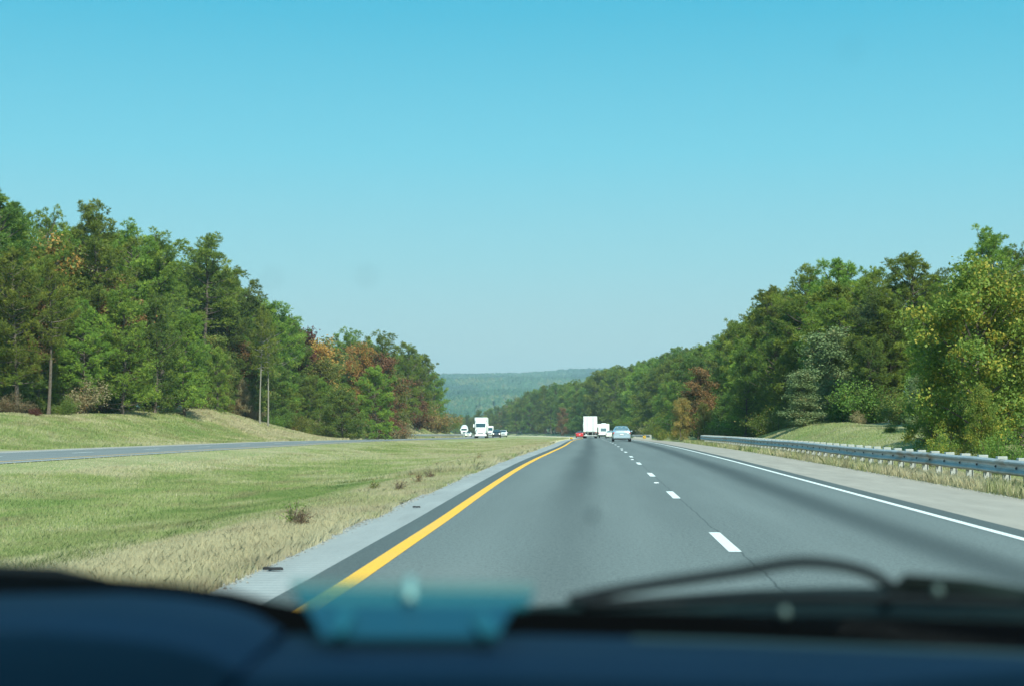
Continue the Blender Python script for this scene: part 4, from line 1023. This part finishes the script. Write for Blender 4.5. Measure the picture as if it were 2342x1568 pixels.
def big_truck(label, trailer=True, group=None):
    e = empty('semi_truck'); tag(e, label, 'truck', group)
    # trailer box: rear at y=-9, front at y=5.2
    tb = empty('trailer', (0, 0, 0)); tb.parent = e
    m_ = MB(); m_.box(-1.29, 1.29, -8.95, 5.2, 1.18, 4.06, .03); m_.build('trailer_box', M['white_door'], tb)
    for s in (-1, 1):
        m_ = MB(); m_.box(min(s * .02, s * 1.22), max(s * .02, s * 1.22), -9.0, -8.953, 1.28, 3.95, .01); m_.build('rear_door', M['white_door'], tb)
        for xx in (.42, .62):
            m_ = MB(); m_.tube([(s * xx, -9.03, 1.22), (s * xx, -9.03, 4.0)], .03, 6); m_.build('lock_rod', M['steel'], tb)
        m_ = MB()
        for zz in (1.6, 2.4, 3.2, 3.8): m_.box(s * 1.15 - .09, s * 1.15 + .09, -9.02, -9.001, zz, zz + .07)
        m_.build('hinge', M['steel'], tb)
        m_ = MB(); m_.box(s * 1.05 - .1, s * 1.05 + .1, -8.98, -8.94, 1.05, 1.15); m_.build('taillight', M['redlamp'], tb)
        m_ = MB(); m_.box(s * .95 - .3, s * .95 + .3, -8.72, -8.70, .28, 1.0); m_.build('mud_flap', M['trim'], tb)
        m_ = MB(); m_.box(s * .42 - .05, s * .42 + .05, -9.0, -8.9, .55, 1.17); m_.box(s * .9 - .035, s * .9 + .035, -9.0, -8.9, .55, 1.02); m_.build('guard_strut', M['steel'], tb)
        for yy in (-7.9, -6.7):
            wheel(s * 1.06, yy, .5, .46, e, 'white_paint')
    m_ = MB(); m_.box(-1.2, 1.2, -9.02, -8.92, .45, .56, .01); m_.build('underride_bar', M['plate'], tb)
    m_ = MB(); m_.box(-.55, .55, -8.6, 5.0, .95, 1.17); m_.box(-.4, .4, 3.6, 10.6, .72, .94); m_.build('chassis', M['trim'], e)
    m_ = MB(); m_.box(-.9, -.6, -9.025, -9.01, .60, .75); m_.build('license_plate', M['plate'], tb)
    # tractor
    cab = empty('cab'); cab.parent = e
    m_ = MB()
    sec = [(5.9, 1.0, 3.15, 1.2, 1.18), (7.7, 1.0, 3.15, 1.2, 1.18), (8.5, 1.0, 3.05, 1.15, 1.1), (8.95, 1.0, 2.05, 1.08, 1.02)]
    m_.loft([[(-a, y, z0), (a, y, z0), (a, y, (z0 + z1) / 2), (b, y, z1 - .06), (b * .9, y, z1), (-b * .9, y, z1), (-b, y, z1 - .06), (-a, y, (z0 + z1) / 2)] for (y, z0, z1, a, b) in sec]); m_.build('cab_body', M['white_paint'], cab)
    m_ = MB(); sec = [(5.9, 3.16, 4.02, 1.18), (6.7, 3.16, 4.0, 1.17), (7.6, 3.16, 3.75, 1.12), (8.4, 3.07, 3.14, 1.0)]
    m_.loft([[(-b, y, z0), (b, y, z0), (b * .98, y, z1 - .08), (b * .9, y, z1), (-b * .9, y, z1), (-b * .98, y, z1 - .08)] for (y, z0, z1, b) in sec]); m_.build('roof_fairing', M['white_paint'], cab)
    m_ = MB(); sec = [(8.9, .95, 2.0, 1.05), (9.7, .9, 1.86, 1.0), (10.5, .72, 1.62, .92), (10.85, .62, 1.3, .85)]
    m_.loft([[(-b * 1.05, y, z0), (b * 1.05, y, z0), (b * 1.05, y, z0 + .45), (b * .72, y, z1 - .05), (b * .55, y, z1), (-b * .55, y, z1), (-b * .72, y, z1 - .05), (-b * 1.05, y, z0 + .45)] for (y, z0, z1, b) in sec]); m_.build('hood', M['white_paint'], cab)
    m_ = MB(); quad_panel(m_, [(.93, 8.96, 2.12), (-.93, 8.96, 2.12), (-.97, 8.60, 2.88), (.97, 8.60, 2.88)], .02); m_.build('windscreen', M['glass_dark'], cab)
    m_ = MB(); quad_panel(m_, [(.50, 10.89, .85), (-.50, 10.89, .85), (-.62, 10.60, 1.50), (.62, 10.60, 1.50)], .03); m_.build('grille', M['grille'], cab)
    m_ = MB(); m_.box(-1.16, 1.16, 10.7, 11.05, .38, .74, .08); m_.build('bumper', M['white_paint'], cab)
    for s in (-1, 1):
        m_ = MB(); m_.box(s * .82 - .14, s * .82 + .14, 10.55, 10.9, .84, 1.08, .05); m_.build('headlight', M['lens'], cab)
        m_ = MB(); m_.box(s * 1.38 - .13, s * 1.38 + .13, 8.85, 8.95, 2.1, 2.75, .03); m_.box(min(s * 1.1, s * 1.38), max(s * 1.1, s * 1.38), 8.88, 8.92, 2.6, 2.64); m_.build('mirror', M['white_paint'], cab)
        m_ = MB(); quad_panel(m_, [(s * 1.185, 7.9, 2.1), (s * 1.17, 8.55, 2.1), (s * 1.15, 8.4, 2.8), (s * 1.17, 7.9, 2.85)][::(1 if s > 0 else -1)], .012); m_.build('side_window', M['glass_dark'], cab)
        m_ = MB(); m_.tube([(s * 1.0, 5.7, 1.0), (s * 1.0, 5.7, 3.9)], .08, 8); m_.build('exhaust_stack', M['chrome'], cab)
        wheel(s * 1.06, 10.0, .5, .3, e, 'chrome')
        for yy in (4.6, 5.9): wheel(s * 1.0, yy, .5, .5, e, 'chrome')
    return e

def camper(label):
    e = empty('camper_van'); tag(e, label, 'camper')
    m_ = MB(); m_.box(-1.12, 1.12, -3.1, 2.3, .62, 2.85, .05); m_.build('body', M['white_paint'], e)
    m_ = MB(); m_.box(-1.0, 1.0, -3.16, -2.9, .42, .62, .03); m_.build('bumper', M['trim'], e)
    m_ = MB(); m_.box(-.62, .5, -3.125, -3.09, 1.35, 1.95, .02); m_.build('rear_window', M['glass_blue'], e)
    m_ = MB(); m_.box(-.70, .58, -3.112, -3.095, 1.28, 2.02, .02); m_.build('window_frame', M['plate'], e)
    m_ = MB(); sec = [(2.28, .45, 2.2, .98), (3.0, .45, 2.0, .95), (3.5, .45, 1.3, .92), (4.1, .5, 1.1, .85)]
    m_.loft([[(-b, y, a), (b, y, a), (b * .94, y, c), (-b * .94, y, c)] for (y, a, c, b) in sec]); m_.build('cab', M['white_paint'], e)
    m_ = MB(); m_.box(-.5, .5, 0 - 1.0, .0, 2.86, 3.0, .05); m_.build('roof_vent', M['plate'], e)
    for s in (-1, 1):
        m_ = MB(); m_.box(s * .98 - .08, s * .98 + .08, -3.13, -3.09, .85, 1.15, .02); m_.build('taillight', M['redlamp'], e)
        m_ = MB(); m_.box(s * .9 - .05, s * .9 + .05, -3.13, -3.09, 2.65, 2.70); m_.build('marker_lamp', M['redlamp'], e)
        m_ = MB(); m_.box(s * 1.12 - .01, s * 1.12 + .01, -1.9, -.8, 1.5, 2.0); m_.build('side_window', M['glass_dark'], e)
        for yy in (-1.6, 3.1): wheel(s * .9, yy, .38, .26, e)
    return e
def box_van(label):
    e = empty('delivery_truck'); tag(e, label, 'truck')
    m_ = MB(); m_.box(-1.0, 1.0, -3.2, 1.6, .7, 2.75, .06); m_.build('cargo_box', M['white_paint'], e)
    m_ = MB(); sec = [(1.62, .5, 2.55, .98), (2.3, .5, 2.45, .96), (2.75, .5, 1.55, .95), (3.3, .5, 1.35, .9), (3.4, .55, 1.0, .86)]
    m_.loft([[(-b, y, a), (b, y, a), (b, y, (a + c) / 2), (b * .9, y, c), (-b * .9, y, c), (-b, y, (a + c) / 2)] for (y, a, c, b) in sec]); m_.build('cab', M['white_paint'], e)
    m_ = MB(); quad_panel(m_, [(.82, 2.76, 1.62), (-.82, 2.76, 1.62), (-.8, 2.40, 2.32), (.8, 2.40, 2.32)], .02); m_.build('windscreen', M['glass_dark'], e)
    m_ = MB(); m_.box(-.55, .55, 3.36, 3.44, .8, 1.05, .02); m_.build('grille', M['grille'], e)
    m_ = MB(); m_.box(-.95, .95, 3.3, 3.5, .42, .66, .04); m_.build('bumper', M['trim'], e)
    for s in (-1, 1):
        m_ = MB(); m_.box(s * .72 - .12, s * .72 + .12, 3.34, 3.43, .82, 1.02, .02); m_.build('headlight', M['lens'], e)
        m_ = MB(); m_.box(s * 1.12 - .08, s * 1.12 + .08, 2.5, 2.58, 1.5, 1.85, .02); m_.build('mirror', M['trim'], e)
        for yy in (-1.9, 2.6): wheel(s * .86, yy, .38, .26, e)
    return e
def mixer(label):
    e = empty('mixer_truck'); tag(e, label, 'truck')
    m_ = MB(); m_.box(-.5, .5, -4.5, 4.2, .75, 1.05); m_.build('chassis', M['trim'], e)
    m_ = MB(); ax = [(0, -4.0, 2.9), (0, -3.2, 2.85), (0, -1.5, 2.65), (0, .4, 2.4), (0, 1.6, 2.25)]; m_.tube(ax, [.5, 1.0, 1.3, 1.15, .6], 20); m_.build('mixing_drum', M['plate'], e, smooth=True)
    m_ = MB(); m_.box(-1.15, 1.15, 2.0, 3.8, .8, 2.9, .15); m_.build('cab', M['white_paint'], e)
    m_ = MB(); m_.box(-1.0, 1.0, 3.805, 4.9, .7, 1.75, .14); m_.build('hood', M['white_paint'], e)
    m_ = MB(); m_.box(-.95, .95, 3.79, 3.83, 1.95, 2.6, .01); m_.build('windscreen', M['glass_dark'], e)
    m_ = MB(); m_.box(-.5, .5, 4.88, 4.93, .95, 1.5, .01); m_.build('grille', M['grille'], e)
    m_ = MB(); m_.box(-1.1, 1.1, 4.8, 5.0, .45, .7, .04); m_.build('bumper', M['chrome'], e)
    m_ = MB(); m_.loft([[(-.5, -4.6, 3.3), (.5, -4.6, 3.3), (.35, -4.1, 3.0), (-.35, -4.1, 3.0)], [(-.7, -4.9, 3.9), (.7, -4.9, 3.9), (.6, -4.0, 3.9), (-.6, -4.0, 3.9)]]); m_.build('hopper', M['plate'], e)
    for s in (-1, 1):
        m_ = MB(); m_.box(s * .8 - .13, s * .8 + .13, 4.88, 4.93, .95, 1.15, .01); m_.build('headlight', M['lens'], e)
        m_ = MB(); m_.box(s * 1.32 - .1, s * 1.32 + .1, 3.6, 3.7, 1.9, 2.5, .02); m_.build('mirror', M['white_paint'], e)
        for yy in (-3.2, -2.0, 3.9): wheel(s * 1.0, yy, .5, .4, e)
    return e

def xat(xd, y): return float(P(xd, 1000, y)[0])
# our direction
place(car('sedan', 'silver blue sedan seen from behind in the right lane, nearest vehicle ahead', 'car', 'silver_paint', 4.7, 1.82, 1.48, headrests=True, glass='glass_blue', group=None), xat(1422, 150), 152.3)
place(big_truck('white box trailer of a semi truck seen from behind between red car and camper'), xat(1350, 292), 301)
place(camper('white camper with rear window, right of the white trailer ahead'), xat(1381, 318), 322)
place(car('sedan', 'cream white sedan half hidden behind the silver car, before the camper', 'car', 'cream_paint', 4.7, 1.82, 1.42, glass='glass_blue'), xat(1396, 300), 301)
place(car('coupe_car', 'small red car at the left edge of the lane beside the white trailer', 'car', 'red_paint', 4.5, 1.82, 1.38), xat(1326, 350), 352)
# oncoming
place(big_truck('white oncoming semi truck with tall roof fairing seen from the front'), xat(1092, 306), 317, math.pi + R(3.2))
place(mixer('white oncoming concrete mixer truck with rounded drum behind the left guardrail'), xat(1059, 540), 545, math.pi + R(4))
place(box_van('small white oncoming truck just right of the big white semi'), xat(1117, 385), 389, math.pi + R(2.5))
place(car('pickup_truck', 'black oncoming pickup with both headlights lit', 'pickup truck', 'black_paint', 5.2, 1.95, 1.8, 'pickup', lights=True), xat(1134, 360), 363, math.pi + R(2.5))
place(car('suv', 'white oncoming suv right of the black pickup', 'suv', 'white_paint', 4.9, 1.95, 1.8, 'suv'), xat(1149.5, 395), 398, math.pi + R(2.5))
place(car('sedan', 'pale oncoming car with lit headlights behind the guardrail, left of the big semi', 'car', 'cream_paint', 4.6, 1.8, 1.42, lights=True), xat(1070, 455), 458, math.pi)

# ------------------------------------------------------------------ the car we sit in
def own_car():
    e = empty('driven_car', (-.35, 0, 0)); tag(e, 'dark interior of the car the picture is taken from, dashboard, windscreen and wiper', 'car')
    ox = .35
    def pts(lst, y): return [P(a, b, y) for a, b in lst]
    def L(p): return (p[0] + ox, p[1], p[2])
    navy = mat('dark blue grey dashboard plastic', (.0006, .0095, .030), .7, spec=.12, noise=.25, nscale=3)
    navy2 = mat('dark hood plastic', (.0006, .010, .031), .7, spec=.12, noise=.2, nscale=4)
    black = mat('black ceramic band', (.0012, .0014, .0016), .9, spec=.02)
    cowlm = mat('dark grey cowl plastic', (.007, .013, .012), .85, spec=.10, noise=.7, nscale=14)
    wip = mat('black wiper rubber', (.003, .006, .008), .7, spec=.15)
    highlightm = mat('pale highlight dot', (.06, .095, .088), .5)
    roofm = mat('grey headliner', (.25, .25, .24), .95)
    # dashboard sheet: rows towards the far edge
    edge = [(-400, 1440), (0, 1440), (600, 1440), (700, 1440), (1180, 1440), (1640, 1452), (2342, 1481), (2800, 1500)]
    def erow(y, dz, lst=edge, n=60):
        xs = np.linspace(lst[0][0], lst[-1][0], n); ys_ = np.interp(xs, [a for a, b in lst], [b for a, b in lst])
        return xs, ys_, [P(a, b, 1.0) for a, b in zip(xs, ys_)]
    xs, ys_, far = erow(1.0, 0)
    mb = MB(); rings = []
    for (y, dz) in ((1.02, -.05), (1.005, -.006), (.98, 0), (.85, .003), (.72, .002), (.60, -.004), (.52, -.018), (.47, -.05), (.46, -.30)):
        rings.append([(p[0] + ox, y, p[2] + dz) for p in far])
    mb.loft(rings, cap=False, closed=False); mb.build('dashboard', navy, e, smooth=True)
    # shallow defroster slot along the far edge
    mb = MB(); rings = [[(p[0] + ox, yy, p[2] + .0012) for p in far[34:-4]] for yy in (.955, .975)]; mb.loft(rings, cap=False, closed=False); mb.build('defroster_slot', mat('greenish grille', (.012, .03, .032), .7), e)
    # instrument hood (left): raised dome
    top = [(-400, 1366), (0, 1366), (150, 1363), (300, 1361), (430, 1371), (540, 1389), (610, 1414), (650, 1446)]
    mb = MB(); rings = []
    xs2 = np.linspace(-400, 655, 40); yt = np.interp(xs2, [a for a, b in top], [b for a, b in top])
    ft = [P(a, b, .97) for a, b in zip(xs2, yt)]
    base_z = P(600, 1447, 1.0)[2]
    for (y, k) in ((.99, .0), (.975, .75), (.95, 1.0), (.85, 1.0), (.74, .98), (.64, .93), (.56, .78), (.50, .5), (.47, .1), (.46, -1.0)):
        sh = 1.0 + .03 * ((.97 - y) / .5)       # the dome narrows toward the driver
        ring = []
        for p in ft:
            xx = -1.2 + (p[0] + 1.2) * sh; ring.append((xx + ox, y, base_z - .012 + (p[2] - base_z + .012) * k + .004))
        rings.append(ring)
    mb.loft(rings, cap=False, closed=False); mb.build('instrument_hood', navy2, e, smooth=True)
    # black band at the foot of the windscreen
    btop = [(-500, 1306), (0, 1308), (150, 1312), (400, 1333), (540, 1352), (620, 1374), (690, 1388), (900, 1392), (1180, 1392), (1640, 1400), (2342, 1420), (2900, 1440)]
    bbot = [(-500, 1350), (0, 1350), (420, 1358), (560, 1388), (640, 1440), (700, 1446), (2900, 1530)]
    xb = np.linspace(-500, 2900, 80); tz = np.interp(xb, [a for a, b in btop], [b for a, b in btop])
    tp = [P(a, b, 1.10) for a, b in zip(xb, tz)]; bp = [P(a, b + 60, 1.03) for a, b in zip(xb, np.interp(xb, [a for a, b in bbot], [b for a, b in bbot]))]
    mb = MB(); rings = [[L(p) for p in tp], [L(p) for p in bp], [(p[0] + ox, 1.06, p[2] - .03) for p in bp], [(p[0] + ox, 1.13, p[2] - .012) for p in tp]]
    rings = [list(r) for r in zip(*rings)]; mb.loft(rings); mb.build('windscreen_border', black, e)
    # windscreen pane
    gl = NT('windscreen glass'); tr = gl.n('ShaderNodeBsdfTransparent'); tr.inputs[0].default_value = (.86, .975, .925, 1)
    go = gl.n('ShaderNodeBsdfGlossy'); go.inputs['Roughness'].default_value = .02; go.inputs[0].default_value = (1, 1, 1, 1); ms = gl.n('ShaderNodeMixShader')
    fr = gl.n('ShaderNodeFresnel'); fr.inputs[0].default_value = 1.12; gl.l(fr.outputs[0], ms.inputs[0]); gl.l(tr.outputs[0], ms.inputs[1]); gl.l(go.outputs[0], ms.inputs[2]); gl.l(ms.outputs[0], gl.t.nodes['Material Output'].inputs[0])
    mb = MB(); V = []; nX = 12; nY = 8
    for j in range(nY + 1):
        t = j / nY; y = 1.12 - .80 * t; z = 1.195 + .50 * t
        for i in range(nX + 1):
            s = -1 + 2 * i / nX; V.append((s * (.80 - .1 * t), y - .10 * s * s, z))
    mb.add(V, [(j * (nX + 1) + i, j * (nX + 1) + i + 1, (j + 1) * (nX + 1) + i + 1, (j + 1) * (nX + 1) + i) for j in range(nY) for i in range(nX)])
    ws = mb.build('windscreen', gl.m, e, smooth=True)
    # specks of dirt on the pane
    dk = mat('dried speck', (.10, .20, .24), .9)
    def speck(xd, yd, r):
        d = ray(xd, yd); best = None
        for t in np.linspace(.3, 1.2, 400):
            p = EYE + d * t; s = (p[0] + ox) / .75; zz = 1.195 + .5 * ((1.12 - .10 * s * s - p[1]) / .8)
            if p[2] < zz: continue
            best = p
        s = (0)
        # march until crossing the pane
        prev = None
        for t in np.linspace(.3, 1.3, 800):
            p = EYE + d * t; s = (p[0] + ox) / .75; f = p[2] - (1.195 + .5 * ((1.12 - .10 * s * s - p[1]) / .8))
            if prev is not None and prev * f < 0: best = p; break
            prev = f
        if best is None: return
        n = Vector((0, -.53, -.85)); u = Vector((1, 0, 0)); w = n.cross(u).normalized(); c = Vector((best[0] + ox, best[1], best[2])) + n * .002
        rr = random.Random(int(xd)); m_ = MB(); m_.loft([[c + n * dz + (u * math.cos(a) + w * math.sin(a) * 1.5) * r * q * (1 + .25 * math.sin(3 * a + xd)) for a in np.linspace(0, 2 * math.pi, 12, endpoint=False)] for dz, q in ((0, 1), (.0006, .7))])
        m_.build('dirt_speck', dk, e)
    for a in ((1355, 1172, .0027), (840, 622, .0014), (622, 628, .0013), (1972, 706, .0024), (792, 812, .0019), (415, 700, .0018), (1945, 105, .0010)): speck(*a)
    # cowl outside, under the wiper
    ctop = [(1150, 1398), (1225, 1384), (1380, 1372), (1500, 1362), (1720, 1346), (1900, 1341), (2040, 1341), (2200, 1342), (2342, 1348), (2900, 1360)]
    xc = np.linspace(1150, 2900, 60); yc = np.interp(xc, [a for a, b in ctop], [b for a, b in ctop])
    t1 = [P(a, b, 1.42) for a, b in zip(xc, yc)]; t0 = [P(a, b + 78, 1.15) for a, b in zip(xc, yc)]
    t0 = [(p[0], 1.15, min(p[2], 1.36 - .0)) for p in t0]
    mb = MB(); rings = [[L(p) for p in t1], [L(p) for p in t0], [(p[0] + ox, 1.16, p[2] - .05) for p in t0], [(p[0] + ox, 1.43, p[2] - .05) for p in t1]]
    rings = [list(r) for r in zip(*rings)]; mb.loft(rings); mb.build('cowl', cowlm, e)
    for (a, b, r, s_) in ((1500, 1352, .007, 1), (1740, 1412, .010, 1), (1970, 1416, .010, 1)):
        pass
    # wiper: curved arm with a blade below it
    wr = empty('wiper'); wr.parent = e
    def sm(lst, n=40):
        xs_ = [a for a, b in lst]; k = np.linspace(xs_[0], xs_[-1], n); v = np.interp(k, xs_, [b for a, b in lst]); kk = np.hanning(7); kk /= kk.sum(); v2 = np.convolve(np.pad(v, 3, mode='edge'), kk, mode='valid'); return list(zip(k, v2))
    arm = sm([(1300, 1376), (1370, 1356), (1500, 1334), (1700, 1305), (1800, 1286), (1850, 1283), (1930, 1292), (2000, 1312), (2040, 1340), (2060, 1362)])
    mb = MB(); mb.tube([L(P(a, b, 1.20)) for a, b in arm], [.0044] * 40, 8); mb.build('wiper_arm', wip, wr, smooth=True)
    bl = sm([(1330, 1382), (1500, 1376), (1750, 1366), (2000, 1368), (2342, 1378)])
    mb = MB(); mb.tube([L(P(a, b, 1.18)) for a, b in bl], [.0045] * 40, 6); mb.build('wiper_blade', wip, wr, smooth=True)
    mb = MB(); c = P(2075, 1358, 1.2); mb.tube([L(c + [-.02, 0, -.01]), L(c + [.0, .0, .008]), L(c + [.05, .0, .004]), L(c + [.12, 0, -.006])], [.004, .008, .008, .006], 10); mb.build('wiper_pivot', cowlm, wr, smooth=True)
    for (a, b, r) in ((2145, 1350, .004), (1795, 1400, .004)):  # blurred highlights around the wiper, added as small pale blobs
        mb = MB(); c = P(a, b, 1.08 if b > 1380 else 1.15); mb.tube([L(c + [0, 0, -r]), L(c), L(c + [0, 0, r])], [r * .5, r, r * .5], 10); mb.build('highlight_dot', highlightm, e, smooth=True)
    # left wiper end, low behind the band
    mb = MB(); mb.tube([L(P(a, b, 1.2)) for a, b in ((-300, 1300), (0, 1306), (130, 1312), (240, 1328))], [.007, .006, .006, .003], 8); mb.build('left_wiper_blade', wip, e, smooth=True)
    # turquoise windscreen reflection, modelled as tinted slabs above the dash
    cy1 = NT('turquoise reflection'); cy1.b.inputs['Base Color'].default_value = (.06, .24, .28, 1); cy1.b.inputs['Roughness'].default_value = .35
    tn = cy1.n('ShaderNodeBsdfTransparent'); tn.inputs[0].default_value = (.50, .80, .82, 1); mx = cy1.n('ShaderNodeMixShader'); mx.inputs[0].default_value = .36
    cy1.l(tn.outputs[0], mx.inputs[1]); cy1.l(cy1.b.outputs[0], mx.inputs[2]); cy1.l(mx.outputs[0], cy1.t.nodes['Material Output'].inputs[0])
    h = empty('windscreen_reflection'); tag(h, 'turquoise windscreen reflection modelled as translucent slabs above the dashboard', 'reflection')
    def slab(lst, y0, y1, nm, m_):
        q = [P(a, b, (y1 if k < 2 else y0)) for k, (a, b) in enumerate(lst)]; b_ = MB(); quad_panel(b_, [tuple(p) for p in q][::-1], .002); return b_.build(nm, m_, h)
    def reflection_film(nm, c, f):
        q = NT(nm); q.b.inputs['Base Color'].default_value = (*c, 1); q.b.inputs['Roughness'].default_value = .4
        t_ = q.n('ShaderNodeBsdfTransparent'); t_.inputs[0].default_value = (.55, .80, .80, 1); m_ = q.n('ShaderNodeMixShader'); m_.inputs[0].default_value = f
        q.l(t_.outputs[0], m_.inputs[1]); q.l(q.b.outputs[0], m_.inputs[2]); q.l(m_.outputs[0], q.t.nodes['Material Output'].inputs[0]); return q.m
    slab([(664, 1330), (1222, 1338), (1222, 1362), (670, 1352)], .975, .99, 'upper_reflection', reflection_film('pale turquoise reflection', (.20, .28, .27), .34))
    slab([(670, 1353), (1222, 1363), (1205, 1392), (692, 1389)], .95, .974, 'sheet', reflection_film('turquoise reflection sheet', (.022, .13, .165), .58))  # main part of the reflection, its colour put into a see-through sheet
    slab([(700, 1391), (1175, 1391), (1135, 1462), (738, 1462)], .90, .945, 'lower_reflection', mat('deep blue reflection', (.004, .050, .085), .5))
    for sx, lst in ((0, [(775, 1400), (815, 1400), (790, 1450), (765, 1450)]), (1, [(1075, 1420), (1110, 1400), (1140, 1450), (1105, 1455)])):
        slab(lst, .885, .925, 'reflection_blob', mat('blue green reflection', (.008, .085, .12), .5))  # paler blobs of the reflection, shaped as small slabs
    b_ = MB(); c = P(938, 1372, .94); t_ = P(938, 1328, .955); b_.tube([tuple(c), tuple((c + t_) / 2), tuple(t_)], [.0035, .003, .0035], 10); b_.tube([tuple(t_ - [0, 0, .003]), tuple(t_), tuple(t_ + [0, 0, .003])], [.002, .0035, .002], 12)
    b_.build('glint', mat('clear reflection glint', (.20, .38, .38), .3), h, smooth=True)  # glint in the reflection, modelled as a small post and ball
    # shell that shades the cabin: roof, pillars, doors, seat back
    mb = MB(); mb.box(-.72, .72, -1.9, .34, 1.72, 1.76, .02); mb.build('roof', roofm, e)
    for s in (-1, 1):
        mb = MB(); mb.tube([(s * .86, 1.15, 1.14), (s * .78, .72, 1.44), (s * .70, .32, 1.72)], [.035, .035, .035], 8); mb.build('windscreen_pillar', navy, e, smooth=True)
        mb = MB(); mb.box(s * .9 - .03, s * .9 + .03, -1.9, 1.15, .45, 1.14, .02); mb.build('door', navy, e)
        mb = MB(); mb.tube([(s * .86, -.35, 1.14), (s * .72, -.35, 1.72)], .04, 8); mb.build('door_pillar', navy, e)
    mb = MB(); mb.box(-.85, .85, -1.95, -1.85, .45, 1.72, .03); mb.build('rear_panel', navy, e)
    for s in (-1, 1):
        mb = MB(); mb.box(s * .42 - .24, s * .42 + .24, -1.2, -1.02, .5, 1.25, .06); mb.build('seat_back', navy, e)
own_car()

# ------------------------------------------------------------------ haze: one closed box of even pale air
mb = MB(); mb.box(-2600, 2600, -120, 7000, -120, 260)
k = NT('pale air'); k.t.nodes.remove(k.b); pv = k.n('ShaderNodeVolumePrincipled')
pv.inputs['Color'].default_value = (.66, .90, 1.0, 1); pv.inputs['Density'].default_value = .00017; pv.inputs['Anisotropy'].default_value = 0
k.l(pv.outputs[0], k.t.nodes['Material Output'].inputs['Volume'])
tag(mb.build('haze', k.m), 'thin pale haze over the whole valley', 'haze', kind='stuff')
